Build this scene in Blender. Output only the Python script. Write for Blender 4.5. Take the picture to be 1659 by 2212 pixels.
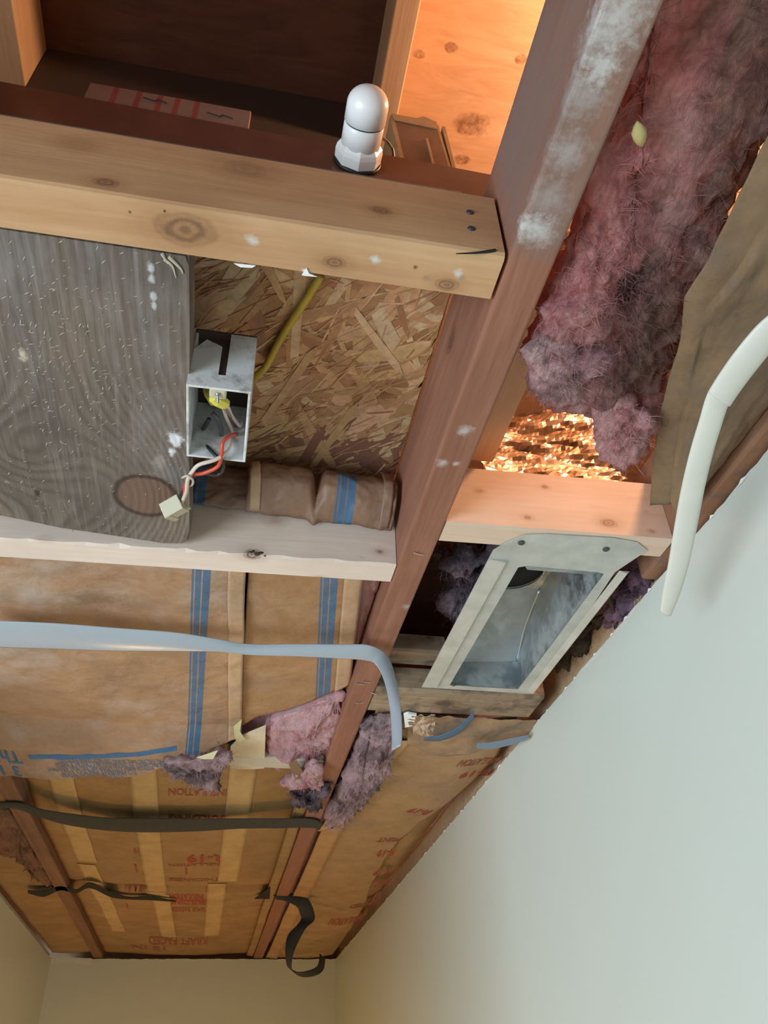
import bpy, bmesh, math, random
from mathutils import Vector, Matrix, noise
for o in list(bpy.data.objects): bpy.data.objects.remove(o)
SC = bpy.context.scene; COL = SC.collection
ZC = 1.845                                  # height of the camera above the floor
# ---------------------------------------------------------------- camera
FPX, PX, PY = 1700.0, 829.5, 1106.0
RW = ((0.9815, 0.0960, 0.1657), (-0.1897, 0.6061, 0.7724), (-0.0262, -0.7896, 0.6131))
cam = bpy.data.cameras.new('camera'); camo = bpy.data.objects.new('camera', cam); COL.objects.link(camo)
cam.sensor_fit = 'HORIZONTAL'; cam.sensor_width = 36; cam.lens = 36 * FPX / 1659; cam.clip_start = .01
M3 = Matrix([[r[0], -r[1], -r[2]] for r in RW])
camo.matrix_world = Matrix.Translation((0, 0, ZC)) @ M3.to_4x4()
SC.camera = camo
SC.view_settings.view_transform = 'Standard'; SC.view_settings.look = 'None'
SC.view_settings.exposure = -0.3; SC.view_settings.gamma = 1.0; SC.view_settings.use_curve_mapping = False
# ---------------------------------------------------------------- world and lights
w = bpy.data.worlds.new('world'); SC.world = w; w.use_nodes = True
w.node_tree.nodes['Background'].inputs[0].default_value = (.62, .78, 1, 1)
w.node_tree.nodes['Background'].inputs[1].default_value = .05
def lamp(name, typ, loc, energy, col, target=None, **kw):
    l = bpy.data.lights.new(name, typ); l.energy = energy; l.color = col
    for k, v in kw.items(): setattr(l, k, v)
    o = bpy.data.objects.new(name, l); COL.objects.link(o); o.location = loc
    if target: o.rotation_euler = (Vector(target) - Vector(loc)).to_track_quat('-Z', 'Y').to_euler()
    return o
lamp('window_daylight', 'AREA', (-2.4, -.45, .75), 148, (.74, .89, 1), (.35, 1.0, 2.0), shape='RECTANGLE', size=1.9, size_y=1.5)
lamp('floor_bounce_spot', 'SPOT', (-2.6, -2.6, 3.0), 2000, (1, .96, .93), (-.25, .35, 0), spot_size=math.radians(24), spot_blend=.3, shadow_soft_size=.1)  # added spot, aimed so the floor bounces light up from below
lamp('attic_bulb', 'POINT', (.72, .36, ZC + 1.205), 40, (1, .53, .28), shadow_soft_size=.035)
lamp('hall_warm_fill', 'POINT', (-.15, 2.7, .85), 24, (1, .58, .23), shadow_soft_size=.09)  # unseen warm light added to tint the far walls
# ---------------------------------------------------------------- helpers
def ray(px, py):
    a = (px - PX, py - PY, FPX)
    return Vector([sum(RW[i][k] * a[k] for k in range(3)) for i in range(3)]).normalized()
def A(px, py, z=None, x=None, y=None):      # where the sight line of a pixel meets a plane of the room
    r = ray(px, py)
    t = z / r.z if z is not None else (x / r.x if x is not None else y / r.y)
    return r * t
UP = Vector((0, 0, ZC))
def thing(name, label, cat, loc, group=None):
    o = bpy.data.objects.new(name, None); COL.objects.link(o); o.location = Vector(loc) + UP
    o.empty_display_size = .03; o['label'] = label; o['category'] = cat
    if group: o['group'] = group
    return o
def tag(o, label, cat, group=None, kind=None):
    o['label'] = label; o['category'] = cat
    if group: o['group'] = group
    if kind: o['kind'] = kind
    return o
def wloc(p):
    v = Vector((0, 0, 0))
    while p: v += p.location; p = p.parent
    return v
def obj(name, bm, mat, parent=None, smooth=False, kind=None, recalc=True):
    if recalc: bmesh.ops.recalc_face_normals(bm, faces=bm.faces)
    me = bpy.data.meshes.new(name); bm.to_mesh(me); bm.free()
    if parent: off = wloc(parent) - UP; loc = Vector((0, 0, 0))
    else:
        xs = [v.co for v in me.vertices]
        off = Vector(((min(c.x for c in xs) + max(c.x for c in xs)) / 2, (min(c.y for c in xs) + max(c.y for c in xs)) / 2, min(c.z for c in xs)))
        loc = off + UP
    me.transform(Matrix.Translation(-off)); me.materials.append(mat)
    if smooth:
        for p in me.polygons: p.use_smooth = True
    o = bpy.data.objects.new(name, me); COL.objects.link(o); o.location = loc; o.parent = parent
    if kind: o['kind'] = kind
    return o
def B(): return bmesh.new()
def box(bm, x0, x1, y0, y1, z0, z1, bev=0, seg=2):
    m = Matrix.Translation(((x0 + x1) / 2, (y0 + y1) / 2, (z0 + z1) / 2)) @ Matrix.Diagonal((x1 - x0, y1 - y0, z1 - z0, 1))
    g = bmesh.ops.create_cube(bm, size=1, matrix=m)
    if bev:
        es = list({e for v in g['verts'] for e in v.link_edges})
        bmesh.ops.bevel(bm, geom=es, offset=bev, segments=seg, affect='EDGES', profile=.5)
    return bm
def prism(bm, front, d):                    # polygon (list of points) extruded along d
    n = len(front); a = [bm.verts.new(p) for p in front]; b = [bm.verts.new(Vector(p) + Vector(d)) for p in front]
    bm.faces.new(a); bm.faces.new(b[::-1])
    for i in range(n): bm.faces.new((a[i], b[i], b[(i + 1) % n], a[(i + 1) % n]))
    return bm
def catmull(P, n=8):
    P = [Vector(p) for p in P]; Q = [2 * P[0] - P[1]] + P + [2 * P[-1] - P[-2]]; out = []
    for i in range(1, len(Q) - 2):
        a, b, c, d = Q[i - 1:i + 3]
        for k in range(n):
            t = k / n
            out.append(.5 * ((2 * b) + (c - a) * t + (2 * a - 5 * b + 4 * c - d) * t * t + (3 * b - a - 3 * c + d) * t ** 3))
    out.append(P[-1]); return out
def tube(bm, pts, r, sides=10, n=6):
    P = catmull(pts, n); prev = None; rings = []
    for i, p in enumerate(P):
        t = (P[min(i + 1, len(P) - 1)] - P[max(i - 1, 0)]).normalized()
        u = (prev - t * prev.dot(t)).normalized() if prev else t.orthogonal().normalized()
        prev = u; v = t.cross(u); rr = r(i / (len(P) - 1)) if callable(r) else r
        rings.append([bm.verts.new(p + (u * math.cos(a) + v * math.sin(a)) * rr) for a in [2 * math.pi * k / sides for k in range(sides)]])
    for i in range(len(rings) - 1):
        for k in range(sides): bm.faces.new((rings[i][k], rings[i][(k + 1) % sides], rings[i + 1][(k + 1) % sides], rings[i + 1][k]))
    bm.faces.new(rings[0]); bm.faces.new(rings[-1][::-1]); return bm
def strap(bm, pairs, th, n=8, round_=False):  # ribbon between two edge lines
    L = catmull([a for a, b in pairs], n); R = catmull([b for a, b in pairs], n); rows = []
    for i in range(len(L)):
        j0, j1 = max(i - 1, 0), min(i + 1, len(L) - 1)
        t = ((L[j1] + R[j1]) - (L[j0] + R[j0])).normalized(); wv = R[i] - L[i]; nn = wv.cross(t).normalized() * th
        if round_:
            c = (L[i] + R[i]) / 2
            rows.append([bm.verts.new(c + wv * .5 * math.cos(a) + nn * math.sin(a)) for a in [2 * math.pi * k / 14 for k in range(14)]])
        else:
            e = wv * .04
            rows.append([bm.verts.new(q) for q in (L[i], L[i] + e + nn, R[i] - e + nn, R[i], R[i] - e - nn, L[i] + e - nn)])
    m = len(rows[0])
    for i in range(len(rows) - 1):
        for k in range(m): bm.faces.new((rows[i][k], rows[i][(k + 1) % m], rows[i + 1][(k + 1) % m], rows[i + 1][k]))
    bm.faces.new(rows[0]); bm.faces.new(rows[-1][::-1]); return bm
def lathe(bm, P0, P1, prof, sides=28):      # profile [(t along the axis, radius)]
    P0 = Vector(P0); ax = Vector(P1) - P0; u = ax.orthogonal().normalized(); v = ax.normalized().cross(u); rings = []
    for t, r in prof:
        rings.append([bm.verts.new(P0 + ax * t + (u * math.cos(a) + v * math.sin(a)) * r) for a in [2 * math.pi * k / sides for k in range(sides)]])
    for i in range(len(rings) - 1):
        for k in range(sides): bm.faces.new((rings[i][k], rings[i][(k + 1) % sides], rings[i + 1][(k + 1) % sides], rings[i + 1][k]))
    bm.faces.new(rings[0][::-1]); bm.faces.new(rings[-1]); return bm
def nz(p, s, seed=0): return noise.noise(Vector(p) * s + Vector((seed * 7.3, seed * 3.1, seed * 5.7)))
def fbm(p, s, seed=0, o=4): return noise.fractal(Vector(p) * s + Vector((seed * 7.3, seed * 3.1, seed * 5.7)), .9, 2.0, o)
def sheet(name, fn, nu, nv, mat, parent, th=.0012, smooth=True, mask=None):   # paper: fn(u, v) -> point
    bm = B(); V = [[bm.verts.new(fn(i / nu, j / nv)) for j in range(nv + 1)] for i in range(nu + 1)]
    for i in range(nu):
        for j in range(nv):
            if mask is None or mask((i + .5) / nu, (j + .5) / nv): bm.faces.new((V[i][j], V[i + 1][j], V[i + 1][j + 1], V[i][j + 1]))
    bmesh.ops.delete(bm, geom=[v for v in bm.verts if not v.link_faces], context='VERTS')
    o = obj(name, bm, mat, parent, smooth)
    s = o.modifiers.new('paper', 'SOLIDIFY'); s.thickness = th; s.offset = 0
    return o
def fluff(name, outline, nrm, tf, tb, mat, parent, seed=1, amp=.012, rings=20, fibers=1200, flen=.014, freq=28, fmat=None):
    P = catmull(list(outline) + [outline[0]], 7)[:-1]; n = len(P); c = sum(P, Vector()) / n; nrm = Vector(nrm).normalized()
    bm = B(); seq = []
    for i in range(rings): s = (i + .03) / (rings - 1 + .03); seq.append((s, tf * math.sqrt(max(0, 1 - s ** 4))))
    for i in range(rings - 2, -1, -1): s = (i + .03) / (rings - 1 + .03); seq.append((s, -tb * math.sqrt(max(0, 1 - s ** 4))))
    R = [[bm.verts.new(c + (p - c) * s + nrm * h) for p in P] for s, h in seq]
    for i in range(len(R) - 1):
        for k in range(n): bm.faces.new((R[i][k], R[i][(k + 1) % n], R[i + 1][(k + 1) % n], R[i + 1][k]))
    bm.faces.new(R[0]); bm.faces.new(R[-1][::-1])
    bmesh.ops.recalc_face_normals(bm, faces=bm.faces); bm.normal_update()
    new = []
    for v in bm.verts:
        p = v.co; d = amp * (1.1 * fbm(p, freq, seed) + .55 * fbm(p, freq * 3.1, seed + 3) - .7 * abs(nz(p, freq * 1.6, seed + 9)))
        new.append(p + v.normal * d)
    for v, q in zip(bm.verts, new): v.co = q
    bm.normal_update()
    rnd = random.Random(seed); fb = B(); vs = list(bm.verts)
    for k in range(fibers):
        v = rnd.choice(vs)
        t = v.normal.orthogonal().normalized(); t.rotate(Matrix.Rotation(rnd.uniform(0, 6.28), 3, v.normal))
        L = flen * rnd.uniform(.3, 1.3); d1 = (t + v.normal * rnd.uniform(-.1, .7)).normalized(); s = d1.cross(v.normal).normalized() * .00028
        b = v.co + Vector((rnd.uniform(-1, 1), rnd.uniform(-1, 1), rnd.uniform(-1, 1))) * .002
        m = b + d1 * L * .5 + v.normal * L * .1; e = b + d1 * L - Vector((0, 0, L * .25))
        q = [fb.verts.new(x) for x in (b - s, b + s, m + s, e, m - s)]; fb.faces.new(q)
    o = obj(name, bm, mat, parent, True)
    if fibers:
        f = obj('loose_fibers', fb, fmat or mat, parent if parent else o, recalc=False, kind='stuff')
    return o
# ---------------------------------------------------------------- materials
class NB:
    def __init__(s, name):
        s.m = bpy.data.materials.new(name); s.m.use_nodes = True; s.t = s.m.node_tree
        s.b = s.t.nodes['Principled BSDF']; s.out = s.t.nodes['Material Output']
        s.pos = s.t.nodes.new('ShaderNodeNewGeometry').outputs['Position']
    def n(s, typ, ins=None, **kw):
        d = s.t.nodes.new('ShaderNode' + typ)
        for k, v in kw.items(): setattr(d, k, v)
        for k, v in (ins or {}).items(): s.set(d.inputs[k], v)
        return d
    def set(s, sock, v):
        if isinstance(v, bpy.types.NodeSocket): s.t.links.new(v, sock)
        else:
            if sock.type == 'RGBA' and len(v) == 3: v = (*v, 1)
            sock.default_value = v
    def math(s, op, a, b=0., c=0., clamp=False):
        return s.n('Math', {0: a, 1: b, 2: c}, operation=op, use_clamp=clamp).outputs[0]
    def mix(s, f, a, b, mode='MIX'):
        d = s.n('Mix', data_type='RGBA', blend_type=mode); s.set(d.inputs[0], f); s.set(d.inputs[6], a); s.set(d.inputs[7], b); return d.outputs[2]
    def noise(s, scale, vec=None, detail=4, rough=.6, dist=0.):
        return s.n('TexNoise', {'Vector': vec or s.pos, 'Scale': scale, 'Detail': detail, 'Roughness': rough, 'Distortion': dist}).outputs[0]
    def stretch(s, sx, sy, sz): return s.n('Mapping', {'Vector': s.pos, 'Scale': (sx, sy, sz)}).outputs[0]
    def rng(s, v, a, b, c=0., d=1.): return s.n('MapRange', {0: v, 1: a, 2: b, 3: c, 4: d}).outputs[0]
    def sep(s): q = s.n('SeparateXYZ', {0: s.pos}).outputs; return q[0], q[1], q[2]
    def dist(s, p, sc=(1, 1, 1)):
        v = s.n('VectorMath', {0: s.pos, 1: Vector(p) + UP}, operation='SUBTRACT').outputs[0]
        v = s.n('VectorMath', {0: v, 1: Vector(sc)}, operation='MULTIPLY').outputs[0]
        return s.n('VectorMath', {0: v}, operation='LENGTH').outputs[1]
    def bump(s, h, strength=.3, d=.002):
        s.set(s.b.inputs['Normal'], s.n('Bump', {'Height': h, 'Strength': strength, 'Distance': d}).outputs[0])
    def fin(s, col, rough=.7, metal=0., spec=.4):
        s.set(s.b.inputs['Base Color'], col); s.set(s.b.inputs['Roughness'], rough); s.set(s.b.inputs['Metallic'], metal)
        s.b.inputs['Specular IOR Level'].default_value = spec; return s.m
def wood(name, c1, c2, axis, knots=(), dark=(.1, .055, .03), g=1., rough=.65, stain=None, spots=(), soft=.95, dust=None):
    nb = NB(name); st = [26., 26., 26.]; st['xyz'.index(axis)] = 1.6
    v = nb.stretch(*st); f = nb.noise(1.6 * g, v, 5, .65, .6); f2 = nb.noise(9 * g, v, 3, .6)
    fac = nb.rng(nb.math('ADD', nb.math('MULTIPLY', f, .7), nb.math('MULTIPLY', f2, .35)), .36, .68)
    col = nb.mix(fac, c1, c2)
    col = nb.mix(nb.rng(nb.noise(7, None, 3), .4, .75, 0, .22), col, dark)
    if stain: col = nb.mix(nb.rng(nb.noise(stain[1], None, 6, .7), stain[2], stain[2] + .14, 0, stain[3]), col, stain[0])
    for p, r, *k in knots:
        sc = [1, 1, 1]; sc['xyz'.index(axis)] = .62
        d = nb.math('ADD', nb.dist(p, sc), nb.math('MULTIPLY', nb.noise(90), r * .5)); d = nb.math('SUBTRACT', d, r * .25)
        ring = nb.math('SINE', nb.math('MULTIPLY', d, 14 / r))
        col = nb.mix(nb.math('MULTIPLY', nb.rng(d, r * 2.4, r * .9, 0, .38), nb.rng(ring, -1, 1, .82, 1)), col, (c2[0] * .55, c2[1] * .42, c2[2] * .33))
        col = nb.mix(nb.math('MULTIPLY', nb.rng(d, r * 1.1, r * .75, 0, .85), nb.rng(nb.math('ADD', nb.math('MULTIPLY', ring, .5), nb.math('MULTIPLY', nb.noise(160, None, 4, .7), 1.6)), .2, 1.4, .35, 1)), col, k[0] if k else dark)
    if dust: col = nb.mix(nb.math('MULTIPLY', nb.rng(nb.math('ADD', nb.sep()[1], nb.math('MULTIPLY', nb.noise(40), .03)), .37, .345), nb.rng(nb.noise(8, nb.stretch(4, .7, 4), 4), .3, .7, .25, .8)), col, dust)
    for p, r, c in spots:
        d = nb.math('ADD', nb.dist(p), nb.math('MULTIPLY', nb.noise(130, None, 4, .7), r * 2.4)); d = nb.math('SUBTRACT', d, r * 1.2)
        col = nb.mix(nb.rng(d, r * 1.25, r * .1, 0, soft), col, c)
    nb.bump(nb.math('ADD', f, nb.math('MULTIPLY', f2, .5)), .35, .0012)
    return nb.fin(col, rough, 0, .3)
def plain(name, c, rough=.5, metal=0., spec=.5, var=.12, scale=40):
    nb = NB(name); col = nb.mix(nb.rng(nb.noise(scale, None, 5), .3, .75, 0, var), c, tuple(x * .35 for x in c)); nb.bump(nb.noise(scale * 5), .08, .001)
    return nb.fin(col, rough, metal, spec)
def kraft(name, base=(.36, .215, .115), stripes=(), skew=0., stain=.25, scol=(.2, .17, .15), bump=.5, tapes=(), sscale=6):
    nb = NB(name); x, y, z = nb.sep()
    a = nb.noise(11, None, 6, .65); b = nb.noise(140, None, 3)
    col = nb.mix(nb.rng(a, .32, .7), tuple(c * 1.18 for c in base), tuple(c * .78 for c in base))
    col = nb.mix(nb.rng(b, .35, .7, 0, .2), col, tuple(c * 1.5 for c in base))
    if stain: col = nb.mix(nb.rng(nb.noise(sscale, None, 7, .7), .5, .68, 0, stain), col, scol)
    xs = nb.math('ADD', x, nb.math('MULTIPLY', y, skew))
    for x0, x1, c in stripes:
        mk = nb.math('MULTIPLY', nb.rng(xs, x0 - .0004, x0 + .0004), nb.rng(xs, x1 + .0004, x1 - .0004))
        mk = nb.math('MULTIPLY', mk, nb.rng(nb.noise(70, None, 5, .7), .25, .45, .75, .97)); col = nb.mix(mk, col, c)
    nb.bump(nb.math('ADD', nb.noise(20, None, 5, .6, .8), nb.math('MULTIPLY', b, .15)), bump, .006)
    return nb.fin(col, nb.rng(a, .3, .7, .42, .62), 0, .4)
def wool(name, c1, c2, dirt, amount, dscale=9, c3=None):
    nb = NB(name); a = nb.noise(24, None, 6, .7); col = nb.mix(nb.rng(a, .34, .66), c1, c2)
    if c3: col = nb.mix(nb.rng(nb.noise(15, None, 4, .6, 1.), .55, .7, 0, .9), col, c3)
    if amount: col = nb.mix(nb.rng(nb.noise(dscale, None, 8, .75, .5), .62 - amount * .35, .72 - amount * .2, 0, .92), col, nb.mix(nb.noise(60), dirt, tuple(k * .45 for k in dirt)))
    st = nb.n('Mapping', {'Vector': nb.pos, 'Scale': (1, .35, 2.2)}).outputs[0]
    nb.bump(nb.noise(170, st, 5, .75, 1.2), .9, .004)
    nb.fin(col, .95, 0, .1)
    tr = nb.n('BsdfTranslucent', {'Color': col}).outputs[0]; ms = nb.n('MixShader', {0: .3, 1: nb.b.outputs[0], 2: tr}).outputs[0]
    nb.t.links.new(ms, nb.out.inputs['Surface']); return nb.m
BLUE = (.055, .13, .23)
# ---------------------------------------------------------------- the room
H = .555                                    # underside of the ceiling joists, above the camera
XW, XL, YB, FL = .53, -.61, 3.752, -ZC      # right wall, left wall, back wall, floor
def paint():
    nb = NB('cream_wall_paint'); a = nb.noise(2.2, None, 3)
    col = nb.mix(a, (.64, .675, .615), (.61, .64, .58)); nb.bump(nb.noise(160, None, 3), .06, .0008)
    return nb.fin(col, .38, 0, .42)
M_wall = paint()
M_edge = plain('torn_gypsum_paper', (.78, .77, .72), .9, var=.3, scale=120)
def struct(name, bm, mat, parent=None):
    o = obj(name, bm, mat, parent)
    if not parent: o['kind'] = 'structure'
    return o
def torn_wall(name, pts, d, n_out):         # drywall with a ragged top edge; pts = top line, d = thickness vector
    bm = B(); a, b = Vector(pts[0]), Vector(pts[1]); N = 420; rows = []
    for i in range(N + 1):
        p = a.lerp(b, i / N); dz = .0022 * fbm(p, 60, 2, 5) + .0012 * nz(p, 260, 4)
        top = p + Vector((0, 0, dz)); lip = Vector(n_out) * (.0012 * max(0, nz(p, 25, 7)))
        rows.append([bm.verts.new(q) for q in (Vector((p.x, p.y, FL)), top - Vector((0, 0, .006)), top + lip, top + Vector(d), Vector((p.x, p.y, FL)) + Vector(d))])
    for i in range(N):
        for k in range(4): bm.faces.new((rows[i][k], rows[i][k + 1], rows[i + 1][k + 1], rows[i + 1][k]))
    return bm
wr = struct('wall_right', torn_wall('wall_right', ((XW, -2.0, H - .004), (XW, YB, H - .004)), (.0127, 0, 0), (-1, 0, 0)), M_wall)
wb_ = struct('wall_back', torn_wall('wall_back', ((XL - .02, YB, H - .003), (XW + .02, YB, H - .003)), (0, .0127, 0), (0, -1, 0)), M_wall)
wl_ = struct('wall_left', torn_wall('wall_left', ((XL, 1.1, H - .004), (XL, YB, H - .004)), (-.0127, 0, 0), (1, 0, 0)), M_wall)
# torn white paper fringe along the broken drywall edge
bm = B(); rnd = random.Random(4); y = .45
while y < 3.6:
    L = rnd.uniform(.004, .022) * (1 + y * .5); h = rnd.uniform(.0006, .0022)
    for k in range(2):
        v = [bm.verts.new(q) for q in ((XW - .0006, y, H - .006), (XW - .002, y + L * .5, H - .004 + h * rnd.uniform(.1, .8)), (XW - .0006, y + L, H - .006), (XW - .0008, y + L * .5, H - .006 - h))]
        bm.faces.new(v)
    y += L * rnd.uniform(2.0, 6.0)
obj('torn_paper_edge', bm, M_edge, wr, recalc=False)
nb = NB('pale_carpet'); fl_m = nb.fin(nb.mix(nb.noise(60), (.62, .56, .47), (.52, .46, .38)), .95, 0, .1)
bm = B(); box(bm, -3.5, XW, -3, YB, FL - .02, FL); struct('floor', bm, fl_m)
# patch of old joint compound on the back wall corner
bm = B(); prism(bm, [A(108, 2068, y=YB - .0006), A(198, 2070, y=YB - .0006), A(196, 2084, y=YB - .0006), A(150, 2078, y=YB - .0006), A(110, 2080, y=YB - .0006)], (0, -.001, 0))
obj('joint_compound_patch', bm, M_edge, wb_)

bm = B(); box(bm, -3.5, .19, -3, .105, H + .001, H + .0137); struct('ceiling', bm, M_wall)
bm = B(); box(bm, -3.5, -.62, .20, YB, H + .001, H + .0137); struct('ceiling', bm, M_wall)
# ---------------------------------------------------------------- attic above the opening
ZR, ZD = 1.30, 1.44
nb = NB('roof_plywood'); v = nb.stretch(2.2, 9, 9); a = nb.noise(3, v, 6, .65, 1.2)
col = nb.mix(nb.rng(a, .35, .7), (.60, .40, .25), (.46, .28, .16))
for px, py, r in ((1018, 270, .022), (998, 345, .010), (905, 118, .007), (975, 103, .008), (1125, 128, .008), (290, 5, .012), (615, 18, .02), (735, 16, .022), (480, 57, .008)):
    p = A(px, py, z=ZD); d = nb.math('ADD', nb.dist(p, (.7, 1, 1)), nb.math('MULTIPLY', nb.noise(45, None, 3), r * 1.1)); d = nb.math('SUBTRACT', d, r * .55)
    col = nb.mix(nb.math('MULTIPLY', nb.rng(d, r * 1.15, r * .8, 0, .75), nb.rng(nb.noise(70, None, 5, .7), .38, .6, .25, 1)), col, (.14, .055, .025))
nb.bump(a, .2, .002); M_ply = nb.fin(col, .6, 0, .3)
x0, x1 = A(855, 0, z=ZR).x, A(910, 0, z=ZR).x
for a in ((-1.41, -1.4, -1.2, 3.95), (1.3, 1.31, -1.2, 3.95)):
    bm = B(); box(bm, *a, H - .2, ZD); struct('wall_attic_side', bm, M_ply)
for a in ((-1.4, 1.3, -1.21, -1.2), (-1.4, 1.3, 3.95, 3.96)):
    bm = B(); box(bm, *a, H - .2, ZD); struct('wall_attic_end', bm, M_ply)
bm = B(); box(bm, .551, .64, .80, YB + .1, H - .1, H + .137); struct('light_stop_plate', bm, M_ply)  # unseen wall plate, added to keep bulb light out of the far bay
bm = B(); box(bm, (x0 + x1) / 2, 1.3, -1.2, 3.95, ZD, ZD + .015)
tag(obj('plywood_deck', bm, M_ply), 'knotty plywood roof deck glowing orange above the ceiling opening', 'plywood')
nb = NB('shaded_plywood'); a = nb.noise(3, nb.stretch(2.2, 9, 9), 6, .65, 1.2); nb.bump(a, .2, .002)  # shade of the left bay put into this plywood colour
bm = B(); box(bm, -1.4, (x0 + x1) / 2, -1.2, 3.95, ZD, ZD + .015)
tag(obj('plywood_deck', bm, nb.fin(nb.mix(nb.rng(a, .35, .7), (.135, .058, .034), (.085, .036, .022)), .65, 0, .3)), 'plywood deck at the top left, its shadow put into a dark reddish colour', 'plywood')
M_raf = wood('rafter_pine', (.66, .49, .31), (.55, .37, .21), 'y', dark=(.4, .25, .14))
bm = B(); box(bm, x0, x1, -.8, 3.9, ZR, ZD - .0005, .002)
tag(obj('roof_rafter', bm, M_raf), 'sunlit pale rafter dividing dark plywood from orange plywood, above the white pipe', 'rafter')
bpy.data.objects['roof_rafter']['label'] = 'pale rafter dividing dark plywood from orange plywood, above the white pipe'
x2 = A(40, 88, z=ZR).x
bm = B(); box(bm, x2 - .04, x2, -.8, 3.9, ZR, ZD - .0005, .002)
tag(obj('roof_rafter', bm, M_raf), 'rafter at the top left corner, only its orange lit end showing', 'rafter')
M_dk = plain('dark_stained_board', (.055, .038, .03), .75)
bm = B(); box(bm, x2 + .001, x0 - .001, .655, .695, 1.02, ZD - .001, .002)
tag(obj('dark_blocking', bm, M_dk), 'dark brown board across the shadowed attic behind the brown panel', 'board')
# ---------------------------------------------------------------- ceiling framing
def ink(px, py, **k): return A(px, py, **k)
PNT = (.60, .585, .56)
M_joist = wood('red_brown_joist', (.34, .15, .095), (.23, .093, .058), 'y', rough=.6, g=1.4, dark=(.09, .04, .028), soft=.6, dust=(.20, .15, .13),
    knots=[(A(975, 735, x=.187), .010)],
    stain=None, spots=[(A(1290, 90, z=H), .022, (.42, .40, .38)), (A(1335, 30, z=H), .02, PNT), (A(1260, 200, z=H), .018, (.40, .37, .35)), (A(1300, 150, z=H), .012, PNT), (A(1225, 330, z=H), .015, (.42, .39, .37)),
      (A(1185, 430, z=H), .016, (.38, .34, .32)), (A(1165, 500, z=H), .014, PNT), (A(1140, 490, z=H), .010, PNT), (A(1005, 930, z=H), .008, PNT), (A(955, 1000, z=H), .006, PNT), (A(985, 1002, z=H), .004, PNT), (A(880, 1310, z=H), .008, (.45, .4, .36))])
t = thing('ceiling_joist', 'long reddish-brown ceiling joist splashed with white paint, crossing the whole view', 'joist', (.206, .8, H))
bm = B(); box(bm, .187, .226, -.9, YB - .002, H, H + .137, .0035, 3)
obj('beam', bm, M_joist, t)
M_met = plain('bright_steel', (.62, .63, .65), .3, 1.)
for px, py, a in ((778, 1476, .1), (792, 1472, .1), (776, 1517, -.15), (808, 1497, .5), (905, 1195, .2)):
    p = A(px, py, z=H - .0005); bm = B(); d = Vector((math.cos(a), math.sin(a), 0)) * .006
    tube(bm, [p - d + Vector((0, 0, .002)), p - d * .9 - Vector((0, 0, .001)), p + d * .9 - Vector((0, 0, .001)), p + d + Vector((0, 0, .002))], .0008, 6, 3); obj('staple', bm, M_met, t)
M_joist2 = wood('brown_joist', (.25, .125, .075), (.15, .07, .042), 'y', rough=.7, g=1.4)
bm = B(); box(bm, -.45, -.413, -.9, YB - .002, H, H + .137, .003)
tag(obj('ceiling_joist', bm, M_joist2), 'brown ceiling joist beside the left wall, passing above the black strap', 'joist')
bm = B(); box(bm, .512, .552, -.9, .79, H + .001, H + .137, .004)
tag(obj('ceiling_joist', bm, wood('wall_joist_wood', (.30, .15, .085), (.2, .1, .06), 'y', rough=.75, stain=((.12, .09, .08), 25, .5, .6))), 'rough brown joist running along the top of the right wall, behind the white cable', 'joist')
# header across the hatch
HF, HB, HT = .350, .393, .644
kn = [(A(400, 497, z=H), .0145), (A(228, 394, y=HF), .006), (A(530, 365, y=HF), .011, (.3, .17, .09)), (A(722, 567, z=H), .006), (A(822, 454, y=HF), .006), (A(965, 615, z=H), .006), (A(165, 312, y=HF), .007, (.4, .22, .1))]
M_head = wood('new_pine_header', (.60, .365, .195), (.49, .265, .13), 'x', kn, dark=(.17, .085, .045), g=.8,
    spots=[(A(810, 560, z=H), .004, PNT), (A(545, 520, z=H), .005, PNT), (A(990, 590, z=H), .004, PNT), (A(660, 586, z=H), .003, (.9, .9, .9)), (A(280, 458, z=H), .0016, (.02, .015, .01)), (A(356, 456, z=H), .0012, (.02, .015, .01)), (A(897, 577, z=H), .0022, (.03, .02, .015)), (A(920, 600, z=H), .003, (.3, .2, .15)), (A(1000, 600, z=H), .003, (.3, .25, .2))])
t = thing('header_beam', 'new yellow pine beam with knots below the brown panel, butting into the red joist', 'beam', (-.1, .37, H))
bm = B(); N = 40; rows = []                 # a wany lower front edge, a split at the end
for i in range(N + 1):
    x = -.6 + (.1835 + .6) * i / N; w_ = .003 + .0012 * (1 + nz((x, 0, 0), 14, 3)); z_ = .0008 * nz((x, 0, 0), 9, 5)
    rows.append([bm.verts.new(q) for q in ((x, HB, H), (x, HB, HT), (x, HF + .003, HT), (x, HF, HT - .003), (x, HF, H + w_ + z_), (x, HF + w_ * .35, H + w_ * .3), (x, HF + w_, H), (x, HB - .002, H))])
for i in range(N):
    for k in range(8): bm.faces.new((rows[i][k], rows[i][(k + 1) % 8], rows[i + 1][(k + 1) % 8], rows[i + 1][k]))
bm.faces.new(rows[0]); bm.faces.new(rows[-1][::-1])
obj('beam', bm, M_head, t)
M_ink = plain('blue_black_nail', (.05, .06, .09), .5, .4)
for px, py in ((1015, 459), (1018, 494)):
    p = A(px, py, y=HF); bm = B(); lathe(bm, p + Vector((0, .004, 0)), p - Vector((0, .0012, 0)), [(0, .0035), (.8, .0035), (1, .0026)], 12); obj('nail_head', bm, M_ink, t)
bm = B(); tube(bm, [A(985, 548, y=HF - .0002), A(1030, 546, y=HF - .0002), A(1070, 541, y=HF - .0002)], lambda u: .0004 + .0011 * u, 8, 5); obj('end_split', bm, plain('dark_crack', (.02, .012, .008), .9), t)
M_wp = plain('torn_white_paper', (.85, .85, .84), .9)
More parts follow.
